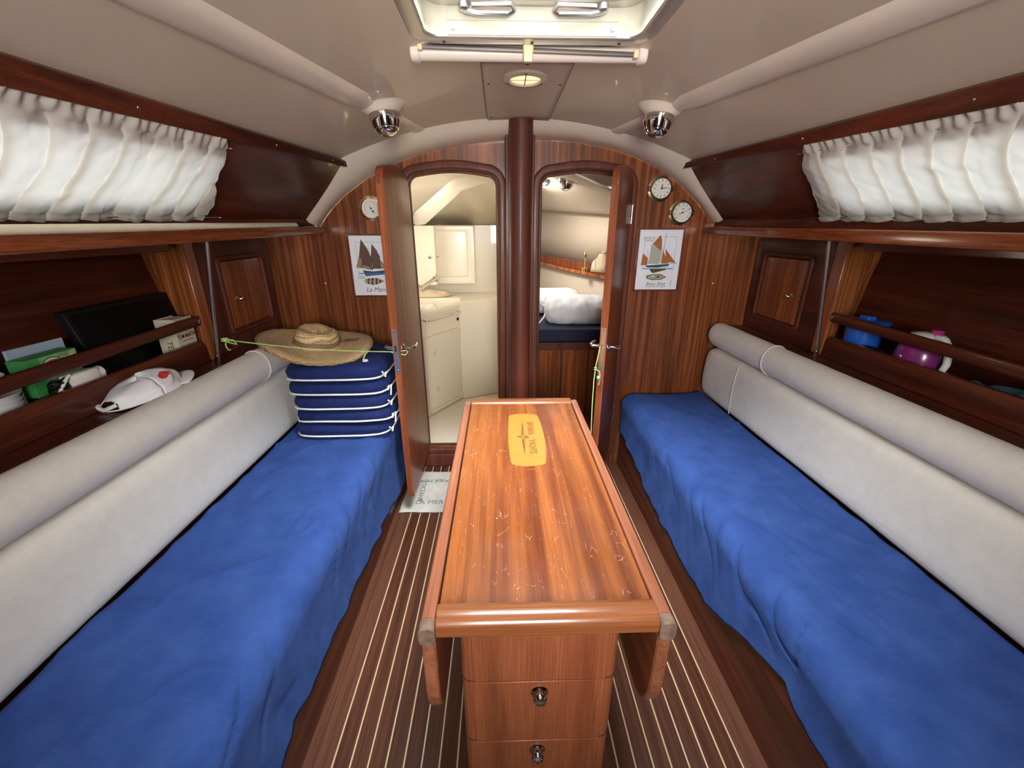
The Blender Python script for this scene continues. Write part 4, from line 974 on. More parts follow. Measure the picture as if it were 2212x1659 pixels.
# ------------------------------------------------------------------ head compartment behind the left door
hf = struct(MB().box(-1.25, 0.02, YB + 0.022, 3.75, 0.06, 0.095).build('floor', M['head'], None, 30))
hw = struct(MB().box(0.0, 0.02, YB + 0.024, 4.6, 0.096, 1.80).build('wall_head_right', M['head'], None, 30))
MB().rings([[(x, YB + 0.024, z) for x, z in ((-1.22, 1.42), (-1.1, 1.56), (-0.85, 1.72), (-0.4, 1.80), (0.0, 1.81))], [(x, 3.1, z) for x, z in ((-1.22, 1.38), (-1.1, 1.50), (-0.85, 1.60), (-0.4, 1.67), (0.0, 1.68))],
            [(x, 3.62, z) for x, z in ((-1.22, 1.38), (-1.1, 1.40), (-0.85, 1.41), (-0.4, 1.42), (0.0, 1.42))]], close=False).build('ceiling', M['head'], None, 30, thick=0.01)['kind'] = 'structure'
struct(MB().box(-1.25, -0.001, 3.60, 3.64, 0.096, 1.42).build('wall_head_front', M['head'], None, 30))
struct(MB().box(-1.27, -1.23, YB + 0.024, 3.62, 0.096, 1.42).build('wall_head_left', M['head'], None, 30))
# diagonal moulded beam under the head ceiling
bmA, bmB = at_y(925, 480, 2.62), at_y(1075, 372, 3.0)
bm_pts = [at_y(905, 478, 2.60), at_y(985, 405, 2.85), at_y(1078, 375, 3.05)]
R = []
for p in bm_pts:
    R.append([p + Vector((-0.02, 0, 0.05)), p + Vector((0.03, 0.04, 0.05)), p + Vector((0.03, 0.05, -0.02)), p + Vector((-0.02, 0.0, -0.03)), p + Vector((-0.05, -0.02, 0.0))])
struct(MB().rings(R).build('trim_9', M['head'], None, 30, 0.008))
# washstand (lower moulding) with locker door, grab rail, counter
ws = thing('washstand', (-0.42, 2.95, 0.095), 'moulded cream washstand with locker door and grab rail inside the left doorway', 'washstand')
fA = Vector((-0.72, 2.45, 0)); fB = Vector((-0.317, 3.11, 0)); fd = (fB - fA).normalized(); fn_ = Vector((fd.y, -fd.x, 0))
if fn_.y > 0: fn_ = -fn_
zt_ = 0.845
def prism(P, z0, z1): return MB().rings([[(p[0], p[1], z) for p in P] for z in (z0, z1)])
prism([(-0.72, 2.45), (-0.317, 3.11), (-0.317, 3.27), (-1.22, 3.27), (-1.22, 2.45)], 0.097, zt_).build('cabinet_body', M['head'], ws, 30, 0.012, segs=3)
prism([(-0.316, 3.105), (-0.002, 3.235), (-0.002, 3.59), (-1.22, 3.59), (-1.22, 3.275), (-0.316, 3.275)], 0.097, 0.885).build('bulkhead_moulding', M['head'], ws, 30, 0.008, segs=3)
# raised coaming of the washstand front
R = []
for s_ in (0, 1):
    b = fA.lerp(fB, s_)
    R.append([b + fn_ * a + Vector((0, 0, z)) for a, z in ((-0.02, zt_ - 0.01), (0.012, zt_ - 0.01), (0.014, zt_ + 0.02), (0.0, zt_ + 0.028), (-0.02, zt_ + 0.02))])
MB().rings(R).build('front_coaming', M['head'], ws, 30, 0.004)
lm_ = frame_mtx(fA, fd, (0, 0, 1))
L0 = (fB - fA).length
def face_pt(px, py):
    d = ray(px, py); n = fn_; t = (fA - CAM).dot(n) / d.dot(n); p = CAM + d * t
    return ((p - fA).dot(fd), p.z)
q = [face_pt(931, 884), face_pt(999, 855), face_pt(994, 706), face_pt(915, 728)]
sa = (q[0][0] + q[3][0]) / 2; sb = (q[1][0] + q[2][0]) / 2; za = (q[0][1] + q[1][1]) / 2; zb_ = (q[2][1] + q[3][1]) / 2
sa = max(0.02, sa); print('vanity door', sa, sb, za, zb_)
off_ = frame_mtx(fA + fn_ * 0.004, fd, (0, 0, 1))
lr = plate('locker_rim', rrect(sa - .015, sb + .015, za - .015, zb_ + .015, .05), [rrect(sa, sb, za, zb_, .045)], 0.012, off_, M['head'], ws, 0.005)
ld = plate('locker_door', rrect(sa + .004, sb - .004, za + .004, zb_ - .004, .042), [], 0.006, off_, M['head'], ws, 0.002)
for (px, py) in ((938, 762), (945, 840)):
    s_, z_ = face_pt(px, py); c = fA + fd * s_ + fn_ * 0.008 + Vector((0, 0, z_))
    m_ = frame_mtx(c, fd, (0, 0, 1))
    pl_ = [(-.016, -.006), (-.007, -.008), (-.004, -.02), (.008, -.02), (.016, -.008), (.016, .008), (.008, .02), (-.004, .02), (-.007, .008), (-.016, .006)]
    plate('latch', pl_, [], 0.004, m_, M['plastic'], ld, 0.001)
s_, z_ = face_pt(988, 689)
MB().lathe([(0.012, 0), (0.012, 0.004), (0.007, 0.007), (0.002, 0.007)], fA + fd * s_ + fn_ * 0.001 + Vector((0, 0, z_)), fn_, 16).build('black_knob', M['black'], ws)
(s1, z1), (s2, z2) = face_pt(912, 692), face_pt(987, 673)
gp = [fA + fd * s1 + Vector((0, 0, z1)), fA + fd * s2 + Vector((0, 0, z2))]
gz = (gp[0].z + gp[1].z) / 2
g0, g1 = gp[0], gp[1]; g0.z = g1.z = gz
MB().tube([g1 + fn_ * 0.002, g1 + fn_ * 0.03, g1 + fn_ * 0.045 - fd * 0.015, g0 + fn_ * 0.045 + fd * 0.015, g0 + fn_ * 0.03, g0 + fn_ * 0.002], 0.0075, 10).build('grab_rail', M['chrome'], ws, 60)
# wall cabinet with two doors above the basin
wc = thing('wall_cabinet', (-0.5, 3.5, 1.0), 'cream moulded wall cabinet with chrome knobs above the washstand', 'cabinet')
a0 = at_y(943, 598, 3.42); a1 = at_y(1007, 496, 3.42)
MB().box(-1.0, a1.x + 0.06, 3.44, 3.598, a0.z - 0.06, a1.z + 0.03).build('cabinet_body', M['head'], wc, 30, 0.01, segs=3)
XZf = frame_mtx((0, 3.438, 0), (1, 0, 0), (0, 0, 1))
cd = plate('cabinet_door', rrect(a0.x, a1.x, a0.z, a1.z - 0.01, 0.02), [], 0.010, XZf, M['head'], wc, 0.003)
cf = plate('face_frame', [(a0.x - .005, a0.z - 0.055), (a1.x + .055, a0.z - 0.055), (a1.x + .055, a1.z + .025), (a0.x - .005, a1.z + .025)], [rrect(a0.x - .004 + .001, a1.x + .004, a0.z - .004, a1.z - .006, 0.022)], 0.014, XZf, M['head'], wc, 0.003)
b0 = at_y(893, 598, 3.36); b1 = at_y(936, 499, 3.36)
cd2 = MB().box(b0.x - 0.08, b1.x + 0.005, 3.365, 3.437, a0.z - 0.06, a1.z + 0.03).build('cabinet_door', M['head'], wc, 30, 0.006)
kp = at_y(928, 556, 3.35); MB().lathe([(0.014, 0), (0.012, 0.006), (0.004, 0.008)], (kp.x, 3.364, kp.z), (0, -1, 0), 14).build('knob', M['chrome'], cd2)
kp = at_y(944, 553, 3.42); MB().lathe([(0.013, 0), (0.011, 0.006), (0.004, 0.008)], (kp.x, 3.431, kp.z), (0, -1, 0), 14).build('knob', M['chrome'], cd)
# chrome shower handle
hsA = at_y(905, 625, 2.72); hsB = at_y(941, 601, 2.95)
shw = thing('shower_head', hsA, 'chrome shower hand piece angled over the washbasin in left doorway', 'shower')
MB().tube([hsA - (hsB - hsA) * 0.9, hsA, hsB], [0.011, 0.012, 0.015], 12).build('shower_grip', M['chrome'], shw)
MB().lathe([(0.016, -0.012), (0.024, -0.006), (0.024, 0.010), (0.017, 0.015), (0.004, 0.015)], hsB, (0.5, -0.8, 0.1), 18).build('spray_head', M['chrome'], shw)
# cloths and a paper roll on the counter
def rag(name, c, rx, ry, h, mat, label, cat, seed, rot=0.0, group=None):
    def f(u, v):
        a = 2 * PI * u; r = v
        e = 1 + 0.22 * nz(math.cos(a) * 1.3 + seed, math.sin(a) * 1.3, seed)
        x, y = rx * r * e * math.cos(a), ry * r * e * math.sin(a)
        z = h * (1 - r ** 4) * (0.75 + 0.5 * nz(x * 14 + seed, y * 14, seed)) + 0.15 * h * nz(x * 40, y * 40, seed) * (1 - r ** 6)
        return Vector((c[0] + x * math.cos(rot) - y * math.sin(rot), c[1] + x * math.sin(rot) + y * math.cos(rot), c[2] + max(0.001, z)))
    o = MB().grid(f, 48, 14).build(name, mat, None, 80, thick=0.002)
    return tag(o, label, cat, group)
M['yellowcloth'] = cloth('cream_wash_cloth', (0.62, 0.50, 0.33, 1), (0.74, 0.64, 0.46, 1), 0.9, 500, 0.4)
rag('bath_towel', (-0.60, 3.37, 0.888), 0.22, 0.09, 0.055, M['yellowcloth'], 'crumpled yellowish towel lying on the head counter below wall cabinet', 'towel', 3.1)
rag('face_cloth', (-0.52, 2.98, 0.848), 0.09, 0.035, 0.035, M['white'], 'small white cloth on the washstand top just above grab rail', 'cloth', 5.7, 0.9)
MB().tube([hsA - (hsB - hsA) * 0.9, Vector((hsA.x - 0.05, hsA.y + 0.02, 0.886))], 0.009, 10).build('shower_stem', M['chrome'], shw)

# ------------------------------------------------------------------ forepeak cabin behind the right door
H = [(1.33, 2.315), (1.10, 2.75), (0.83, 3.20), (0.60, 3.65), (0.39, 4.19), (0.15, 4.60), (0.021, 4.75)]
YF = YB + 0.03
vf = struct(MB().box(0.021, 1.6, YF, 4.9, 0.06, 0.095).build('floor', M['frame'], None, 0))
def hp(i_, o_, z): x, y = H[i_]; return Vector((max(0.021, x + o_ * 0.8), max(YF, y + o_ * 0.6), z))
def zsh(i_): return 1.13 + 0.04 * (H[i_][1] - 3.2)
def zfl(i_): return 1.490 + 0.07 * (H[i_][1] - 3.2)
NH = range(len(H))
struct(MB().rings([[hp(i, -0.10, 0.50) for i in NH], [hp(i, 0.03, zsh(i) - 0.03) for i in NH]], close=False).build('wall_forepeak_lower', M['vberth'], None, 40, thick=0.008))
struct(MB().rings([[hp(i, 0.09, zsh(i) - 0.05) for i in NH], [hp(i, 0.06, zfl(i)) for i in NH]], close=False).build('wall_forepeak_upper', M['vberth'], None, 40, thick=0.008))
R = [[hp(i, 0.08, zfl(i)) for i in NH], [hp(i, -0.02, zfl(i) + 0.004) for i in NH], [hp(i, -0.05, zfl(i) + 0.022) for i in NH], [hp(i, -0.12, zfl(i) + 0.05) for i in NH],
     [Vector((min(H[i][0], 0.85) * 0.75, max(YF, H[i][1] - 0.3), zfl(i) + 0.12)) for i in NH], [Vector((0.021, max(YF, H[i][1] - 0.5), 1.80)) for i in NH]]
struct(MB().rings(R, close=False).build('ceiling', M['vberth'], None, 50, thick=0.008))
struct(MB().box(0.021, 1.6, YF, 4.9, 1.815, 1.83).build('ceiling', M['grp'], None, 0))
struct(MB().box(0.021, 1.6, 4.9, 4.93, 0.096, 1.8).build('wall_forepeak_front', M['vberth'], None, 0))
struct(MB().box(1.55, 1.6, YF, 4.9, 0.096, 1.8).build('wall_forepeak_right', M['vberth'], None, 0))
vs = thing('berth_shelf', (0.6, 3.4, 1.16), 'mahogany fiddle shelf running diagonally above the pillows in the forepeak', 'shelf')
def run(offs_z, nm, mat, par):
    return MB().rings([[hp(i, o_, zsh(i) + z) for o_, z in offs_z] for i in NH]).build(nm, mat, par, 30, 0.003)
run([(-0.02, -0.062), (0.085, -0.062), (0.085, -0.052), (-0.02, -0.052)], 'shelf_board', M['frame'], vs)
run([(-0.035, -0.064), (-0.017, -0.064), (-0.017, 0.0), (-0.035, 0.0)], 'fiddle', M['solid_z'], vs)
run([(-0.028, -0.098), (-0.012, -0.098), (-0.012, -0.066), (-0.028, -0.066)], 'cleat', M['amber'], vs)
vb = thing('berth', (0.5, 3.1, 0.096), 'forepeak berth with dark blue mattress and dark wood front in right doorway', 'berth')
YM = 2.75
def bpoly(o_, y0): return [(0.022, y0), (hp(1, o_, 0).x, y0)] + [tuple(hp(i, o_, 0).xy) for i in (2, 3, 4, 5)] + [(0.022, 4.55)]
prism(bpoly(-0.13, YM + 0.02), 0.60, 0.655).build('berth_board', M['frame'], vb, 30)
prism(bpoly(-0.13, YM), 0.662, 0.752).build('mattress', M['mattress'], vb, 40, 0.02, segs=4)
MB().box(0.021, 1.00, YM + 0.012, YM + 0.03, 0.096, 0.655).build('berth_front', M['frame'], vb, 30)
for x in (0.05, 0.24, 0.43, 0.62, 0.81): MB().box(x, x + 0.175, YM + 0.006, YM + 0.014, 0.13, 0.60).build('front_panel', M['locker'], vb, 30, 0.004)
def pillow(c, rx, ry, rz, label, seed, yaw=0, tails=True):
    def f(u, v):
        a = 2 * PI * v; t = -1 + 2 * u
        e = max(0.0, 1 - abs(t) ** 8) ** 0.5
        w = 1 + 0.10 * nz(t * 5 + seed, math.cos(a) * 3, math.sin(a) * 3) + 0.035 * nz(t * 26 + seed, math.cos(a) * 2.5, math.sin(a) * 2.5)
        y = ry * e * math.copysign(abs(math.cos(a)) ** 0.85, math.cos(a)) * w; z = rz * e * math.copysign(abs(math.sin(a)) ** 0.8, math.sin(a)) * w
        x = rx * t
        return Vector((c[0] + x * math.cos(yaw) - y * math.sin(yaw), c[1] + x * math.sin(yaw) + y * math.cos(yaw), c[2] + max(z, -rz * 0.80)))
    p = thing('pillow', c, label, 'pillow')
    MB().grid(f, 64, 36).build('pillow_body', M['pillow'], p, 80)
    if tails:
        b = Vector(c) + Vector((-rx * 0.98, -0.03, -rz * 0.1))
        MB().tube([b, b + Vector((-0.01, -0.03, -0.03)), b + Vector((-0.05, -0.09, -0.062))], [0.003, 0.006, 0.004], 6).build('tie_tape', M['white'], p)
        MB().tube([b + Vector((0.02, 0, 0.03)), b + Vector((-0.03, -0.01, 0.055)), b + Vector((-0.055, -0.02, 0.075))], [0.010, 0.008, 0.003], 6).build('pillow_corner', M['pillow'], p)
    return p
pillow((0.56, 2.985, 0.842), 0.245, 0.155, 0.103, 'plump white pillow lying in front on the dark forepeak mattress', 2.2, -0.05)
pillow((0.36, 3.33, 0.850), 0.28, 0.15, 0.097, 'white pillow behind the front one against the forepeak hull', 8.1, 0.05, False)
# towel, lantern and wire frame on the forepeak shelf
sz_ = zsh(2) - 0.051
twp = at_y(1296, 560, 3.30)
rag('folded_towel', (twp.x, 3.27, sz_), 0.085, 0.04, 0.17, M['yellowcloth'], 'cream towel bundled on the forepeak shelf beside the lantern', 'towel', 9.3, -1.0)
wl = thing('wire_holder', (0.80, 3.21, sz_), 'thin dark wire loop standing before the towel on forepeak shelf', 'holder')
wp = [at_y(x, y, 3.19) for x, y in ((1286, 580), (1286, 553), (1291, 547), (1308, 547), (1314, 553), (1314, 582))]
MB().tube(wp, 0.0022, 6).build('wire', M['steel'], wl)
wq = at_y(1264, 562, 3.36)
lt_ = thing('lantern', (wq.x, 3.36, sz_), 'small brass lantern left of the towel on the forepeak shelf', 'lantern')
MB().lathe([(0.028, 0), (0.028, 0.02), (0.006, 0.028), (0.005, 0.095), (0.02, 0.105), (0.022, 0.125), (0.008, 0.145)], (wq.x, 3.36, sz_ + 0.002), (0, 0, 1), 18).build('lantern_body', M['brass'], lt_)
# forepeak lamp and hatch edge
pz_ = at_y(1223, 405, 2.78)
lm = thing('ceiling_lamp', (pz_.x, 2.78, pz_.z + 0.02), 'small chrome lamp on the forepeak ceiling seen through the right doorway', 'lamp')
MB().lathe([(0.043, -0.035), (0.045, 0.0), (0.040, 0.016), (0.030, 0.03), (0.014, 0.038), (0.002, 0.04)], (pz_.x, 2.78, pz_.z + 0.02), (0, -0.1, -1), 26).build('lamp_cup', M['chrome'], lm)
w4 = sthing('window_4', (0.13, 3.3, 1.66))
cz = at_y(1172, 395, 2.9)
plate('hatch_frame', rrect(-0.03, 0.10, -0.12, 0.12, 0.03), [rrect(-0.02, 0.085, -0.10, 0.10, 0.025)], 0.02, Matrix.Translation((cz.x - 0.06, 2.9, cz.z)), M['alu'], w4, 0.003)

# ------------------------------------------------------------------ cushion stack with straw hat
rnd = random.Random(5)
names = ['lowest', 'second lowest', 'middle', 'second highest', 'top']
stack_z = 0.490; hgt = [0.070, 0.066, 0.066, 0.070, 0.076]
px_sh = [(-0.012, 0.00, 0.02), (0.006, 0.004, -0.05), (-0.004, 0.0, 0.02), (-0.012, 0.006, 0.00), (-0.016, 0.0, 0.015)]
zc_ = stack_z
for k in range(5):
    h = hgt[k]; dx, dy, rot = px_sh[k]
    c = Vector((-0.735 + dx + 0.0, 1.93 + dy, zc_ + h / 2)); hx, hy = 0.222 + (0.006 if k in (1, 3) else 0), 0.225
    cu_ = thing('seat_pad', (c.x, c.y, zc_), 'navy tie-on seat pad with white piping, %s of the stack of five' % names[k], 'cushion', 'navy seat pads stacked on the left settee')
    ca, sa_ = math.cos(rot), math.sin(rot)
    def put(x, y, z): return Vector((c.x + x * ca - y * sa_, c.y + x * sa_ + y * ca, z))
    def outline(a, s=1.0):
        ex = 0.42
        x = hx * s * math.copysign(abs(math.cos(a)) ** ex, math.cos(a)); y = hy * s * math.copysign(abs(math.sin(a)) ** ex, math.sin(a))
        return x, y
    R = []
    for q in range(17):
        b = -PI / 2 + PI * q / 16; s = 0.80 + 0.20 * math.cos(b) ** 0.7 if abs(b) < PI / 2 - 1e-6 else 0.80
        ring = []
        for j in range(64):
            a = 2 * PI * j / 64; x, y = outline(a, s)
            wv = 1 + 0.012 * nz(a * 3 + k * 9, q * 0.4)
            zz = c.z + (h * 0.455) * math.sin(b) - 0.03 * h + (0.003 * nz(x * 12 + k, y * 12) if k else 0)
            ring.append(put(x * wv, y * wv, zz - (0.006 * smooth01((abs(x) / hx - .6) * 2))))
        R.append(ring)
    top = []
    mb = MB(); mb.rings(R)
    mb.build('pad_body', M['navy'], cu_, 80)
    zp = c.z - h * 0.34
    MB().tube([put(*[v * 1.0 for v in outline(2 * PI * j / 80, 0.995)], zp - 0.006 * smooth01((abs(outline(2 * PI * j / 80)[0]) / hx - .6) * 2) + (0.006 * math.sin(j * 0.2 + k) if k == 1 else 0)) for j in range(80)], 0.0042, 6, True).build('piping', M['white'], cu_)
    for j, a in enumerate((-0.55, -0.42)):
        x, y = outline(a, 1.02); e = put(x + 0.004, y + (0.03 if k % 2 else 0), zp + 0.004)
        MB().tube([e, e + Vector((0.008, -0.006, 0.010)), e + Vector((0.004, -0.014, 0.020 - 0.03 * (j + k % 2)))], 0.0038, 6).build('tie_string', M['white'], cu_)
    if k == 4:
        tp = put(0.135, -0.135, c.z + h * 0.42)
        MB().lathe([(0.013, 0), (0.011, 0.006), (0.004, 0.009)], tp, (0, 0, 1), 12).build('button', M['white'], cu_)
    zc_ += h
print('stack top', zc_)
# straw material: concentric braid rows
m, nt, b = new_mat('woven_straw'); N = nt.nodes.new; Lk = nt.links.new
tc = N('ShaderNodeTexCoord'); w1 = N('ShaderNodeTexWave'); w1.wave_type = 'RINGS'; w1.rings_direction = 'Z'; w1.inputs['Scale'].default_value = 42; w1.inputs['Distortion'].default_value = 0.6
Lk(tc.outputs['Object'], w1.inputs['Vector'])
n1 = N('ShaderNodeTexNoise'); n1.inputs['Scale'].default_value = 160; Lk(tc.outputs['Object'], n1.inputs['Vector'])
r1 = N('ShaderNodeValToRGB'); r1.color_ramp.elements[0].color = (0.24, 0.14, 0.06, 1); r1.color_ramp.elements[1].color = (0.78, 0.56, 0.30, 1); r1.color_ramp.elements[0].position = 0.1; r1.color_ramp.elements[1].position = 0.55
mm_ = N('ShaderNodeMath'); mm_.operation = 'MULTIPLY_ADD'; mm_.inputs[1].default_value = 0.6; Lk(w1.outputs[0], mm_.inputs[0]); Lk(n1.outputs[0], mm_.inputs[2])
mm2 = N('ShaderNodeMath'); mm2.operation = 'SUBTRACT'; mm2.inputs[1].default_value = 0.25; Lk(mm_.outputs[0], mm2.inputs[0])
Lk(mm2.outputs[0], r1.inputs[0]); Lk(r1.outputs[0], b.inputs['Base Color']); b.inputs['Roughness'].default_value = 0.85
bp = N('ShaderNodeBump'); bp.inputs['Strength'].default_value = 0.7; bp.inputs['Distance'].default_value = 0.003; Lk(w1.outputs[0], bp.inputs['Height']); Lk(bp.outputs[0], b.inputs['Normal'])
M['straw'] = m
M['strawedge'] = plain('rough_straw_edge', (0.34, 0.21, 0.09, 1), 0.9, bump=0.8, bscale=250, var=0.5, vscale=90)
M['leather'] = plain('brown_leather_patch', (0.27, 0.17, 0.10, 1), 0.7, bump=0.2, bscale=150, var=0.15)
hc = Vector((-0.868, 1.915, 0.892))
hat = bpy.data.objects.new('straw_hat', None); COL.objects.link(hat); hat.empty_display_size = 0.05; hat.location = hc
tag(hat, 'wide brimmed straw sun hat resting on the stack of navy pads', 'hat')
ORG['straw_hat'] = hc
tilt = Matrix.Translation(hc) @ Euler((math.radians(4.5), math.radians(9.5), 0)).to_matrix().to_4x4()
def hatz(r, a):
    z = 0.008 * nz(math.cos(a) * 1.2 + 3, math.sin(a) * 1.2, 2) + 0.018 * math.sin(2 * a + 0.6) * smooth01((r - .09) / .14)
    z += 0.014 * math.exp(-((r - 0.205) / 0.022) ** 2) * (0.6 + 0.4 * math.sin(a * 3 + 1)) * (1 if math.sin(a) < 0.3 else 0.4)
    return z - 0.006
prof_h = [(0.0005, 0.060), (0.02, 0.060), (0.04, 0.063), (0.058, 0.069), (0.074, 0.070), (0.085, 0.060), (0.093, 0.040), (0.098, 0.018), (0.101, 0.006), (0.107, 0.001)] + [(0.115 + 0.0135 * i, 0.0) for i in range(10)]
NA = 72; V = []
for (r, z) in prof_h:
    for j in range(NA):
        a = 2 * PI * j / NA; rr = r * (1 + (0.05 * math.sin(a * 2 + 1) * smooth01((r - .1) / .1)))
        dent = -0.012 * math.exp(-((r - 0.03) / 0.03) ** 2) * (1 + 0.6 * math.cos(a)) if z > 0.05 else 0
        V.append(tilt @ Vector((rr * math.cos(a), rr * math.sin(a) * 0.98, z + dent + hatz(r, a))))
F = [(i * NA + j, i * NA + (j + 1) % NA, (i + 1) * NA + (j + 1) % NA, (i + 1) * NA + j) for i in range(len(prof_h) - 1) for j in range(NA)]
F.append(tuple(range(NA)))
MB().add(V, F).build('crown_and_brim', M['straw'], hat, 60, thick=0.003)
rl = 0.2365
MB().tube([tilt @ Vector((rl * (1 + 0.05 * math.sin(a * 2 + 1)) * math.cos(a), .98 * rl * (1 + 0.05 * math.sin(a * 2 + 1)) * math.sin(a), hatz(rl, a))) for a in [2 * PI * j / 90 for j in range(90)]], [0.0042 + 0.0012 * (j % 3 - 1) for j in range(90)], 6, True).build('braided_edge', M['strawedge'], hat)
MB().rings([[tilt @ Vector((r * math.cos(a), r * math.sin(a), z + hatz(0.09, a))) for a in [2 * PI * j / 48 for j in range(48)]] for r, z in ((0.1025, 0.008), (0.0975, 0.030))], close=True, caps=False).build('hat_band', M['leather'], hat, 60, thick=0.002)
lpch = MB().grid(lambda u, v: tilt @ Vector((0.105 + 0.065 * u, 0.03 + 0.05 * v * (1 - 0.3 * u) + 0.02 * u, 0.006 + hatz(0.12 + .06 * u, 0.4))), 4, 4).build('leather_patch', M['leather'], hat, 0, thick=0.002)

# ------------------------------------------------------------------ lime cords
rp = thing('tie_cord', at_y(483, 738, 1.56), 'thin lime green cord tied from left steel rod to door handle', 'cord')
ra = at_y(486, 734, 1.565); rbp = at_y(845, 760, 1.775); rc = at_y(876, 757, 1.80); rd_ = at_y(876, 767, 1.80)
ln_ = MB(); P = []
for k in range(13):
    t = k / 12; p = ra.lerp(rbp, t); p.z -= 0.012 * math.sin(PI * t); P.append(p)
P = [ra + Vector((-0.006, 0.008, 0)), ] + P
ln_.tube(P, 0.0022, 6).build('cord_line', M['rope'], rp)
MB().tube([rbp, rc, rc + Vector((0.008, 0.01, -0.008)), rd_, rbp + Vector((0, 0, -0.002))], 0.0022, 6).build('handle_loop', M['rope'], rp)
kn = at_y(483, 738, 1.55)
MB().tube([ra + Vector((0.011 * math.cos(t), 0.011 * math.sin(t), 0.004 * t / 6 - 0.006)) for t in [k * 0.7 for k in range(28)]], 0.0026, 6).build('rod_knot', M['rope'], rp)
for E in ([(486, 738), (500, 741), (512, 744), (505, 735), (490, 733)], [(487, 741), (489, 750), (495, 757), (499, 752 + 3)]):
    MB().tube([at_y(x, y, 1.55) for x, y in E], 0.0024, 6).build('loose_end', M['rope'], rp)
q0 = at_y(793, 757 - 2, 1.74)
MB().tube([at_y(795, 759, 1.755), at_y(789, 766, 1.745), at_y(785, 775, 1.735), at_y(784, 780, 1.73)], 0.0026, 6).build('loose_end', M['rope'], rp)
rp2 = thing('hanging_cord', at_y(1298, 750, 1.80), 'lime green cord hanging from right door handle with a blue bead', 'cord')
MB().tube([at_y(x, y, 1.74) for x, y in ((1296, 748), (1294, 760), (1291, 775), (1287, 790), (1286, 800), (1283, 820), (1279, 880), (1277, 930), (1274, 962), (1272, 1000))], 0.0024, 6).build('cord_line', M['rope'], rp2)
MB().tube([at_y(x, y, 1.74) for x, y in ((1286, 798), (1291, 800), (1295, 803), (1296, 812), (1295, 822), (1293, 832))], 0.0022, 6).build('loose_end', M['rope'], rp2)
MB().tube([at_y(1286, 798, 1.74) + Vector((0.005 * math.cos(t), 0.005 * math.sin(t), 0.0015 * t - 0.006)) for t in [k * 0.7 for k in range(18)]], 0.0024, 6).build('knot', M['rope'], rp2)
M['bead'] = plain('blue_grey_bead', (0.22, 0.36, 0.45, 1), 0.25)
bc_ = at_y(1293, 816, 1.735); MB().lathe([(0.001, -0.010)] + [(0.010 * math.cos(a), 0.010 * math.sin(a)) for a in [-1.2, -.8, -.4, 0, .4, .8, 1.2]] + [(0.001, 0.010)], bc_, (0, 0, 1), 14).build('bead', M['bead'], rp2)

# ------------------------------------------------------------------ things in the left recess
LZ = 0.8845
G8_ = lambda x0, x1, ya, yb, z0, z1: [Vector((x0, ya, z0)), Vector((x0, yb, z0)), Vector((x1, yb, z0)), Vector((x1, ya, z0)), Vector((x0, ya, z1)), Vector((x0, yb, z1)), Vector((x1, yb, z1)), Vector((x1, ya, z1))]
tv = thing('television', (-1.36, 1.5, LZ), 'flat black television leaning in the left recess behind the fiddle rail', 'television')
def tvp(Y, z, d):  # plane leaning outboard
    t = (z - LZ) / 0.26; return Vector((lerp(-1.335, -1.405, t) + d, Y, z))
tvm = MB(); tvm.hexa([tvp(1.335, LZ, .018), tvp(1.77, LZ, .018), tvp(1.77, LZ, -.014), tvp(1.335, LZ, -.014), tvp(1.335, 1.142, .018), tvp(1.77, 1.146, .018), tvp(1.77, 1.146, -.014), tvp(1.335, 1.142, -.014)])
tvb = tvm.build('television_case', M['black'], tv, 30, 0.004)
sm = MB(); sm.hexa([tvp(1.35, LZ + .03, .0195), tvp(1.755, LZ + .03, .0195), tvp(1.755, LZ + .03, .0185), tvp(1.35, LZ + .03, .0185), tvp(1.35, 1.13, .0195), tvp(1.755, 1.133, .0195), tvp(1.755, 1.133, .0185), tvp(1.35, 1.13, .0185)])
sm.build('screen', M['screen'], tv, 0)
bk_ = thing('paperback_book', (-1.24, 1.56, LZ), 'thick cream paperback standing behind the left rail by the amber partition', 'book')
M['cover'] = plain('cream_book_cover', (0.66, 0.60, 0.46, 1), 0.5, var=0.10, vscale=40)
M['tanp'] = plain('sandy_cover_art', (0.60, 0.44, 0.20, 1), 0.6, var=0.35, vscale=60)
bx = (-1.300, -1.228)
MB().box(bx[0] + 0.003, bx[1] - 0.003, 1.566, 1.653, LZ + 0.004, 1.068).build('page_block', M['dial'], bk_, 0)
cv = MB(); cv.box(bx[1] - 0.002, bx[1], 1.563, 1.656, LZ + 0.001, 1.071); cv.box(bx[0], bx[0] + 0.002, 1.563, 1.656, LZ + 0.001, 1.071); cv.box(bx[0], bx[1], 1.561, 1.5635, LZ + 0.001, 1.071)
cvo = cv.build('cover', M['cover'], bk_, 0)
MB().box(bx[1], bx[1] + 0.0006, 1.567, 1.653, LZ + 0.03, LZ + 0.085).build('cover_art', M['tanp'], cvo, 0)
MB().box(bx[1], bx[1] + 0.0006, 1.565, 1.654, LZ + 0.165, LZ + 0.183).build('cover_art', M['tanp'], cvo, 0)
text('lettering', 'TOM MARTIN', 0.022, frame_mtx((bx[1] + 0.0007, 1.610, LZ + 0.117), (0, 1, 0), (0, 0, 1)), M['ink'], cvo, 0.0002, sx_=0.72, boldness=0.0004)
text('lettering', 'TOMES 3 & 4 INTÉGRALE', 0.007, frame_mtx((bx[1] + 0.0007, 1.610, LZ + 0.100), (0, 1, 0), (0, 0, 1)), M['ink'], cvo, 0.0001, sx_=0.8)
text('lettering', 'TESS', 0.03, frame_mtx(((bx[0] + bx[1]) / 2, 1.5605, LZ + 0.075), (0, 0, -1), (1, 0, 0)), M['ink'], cvo, 0.0001)
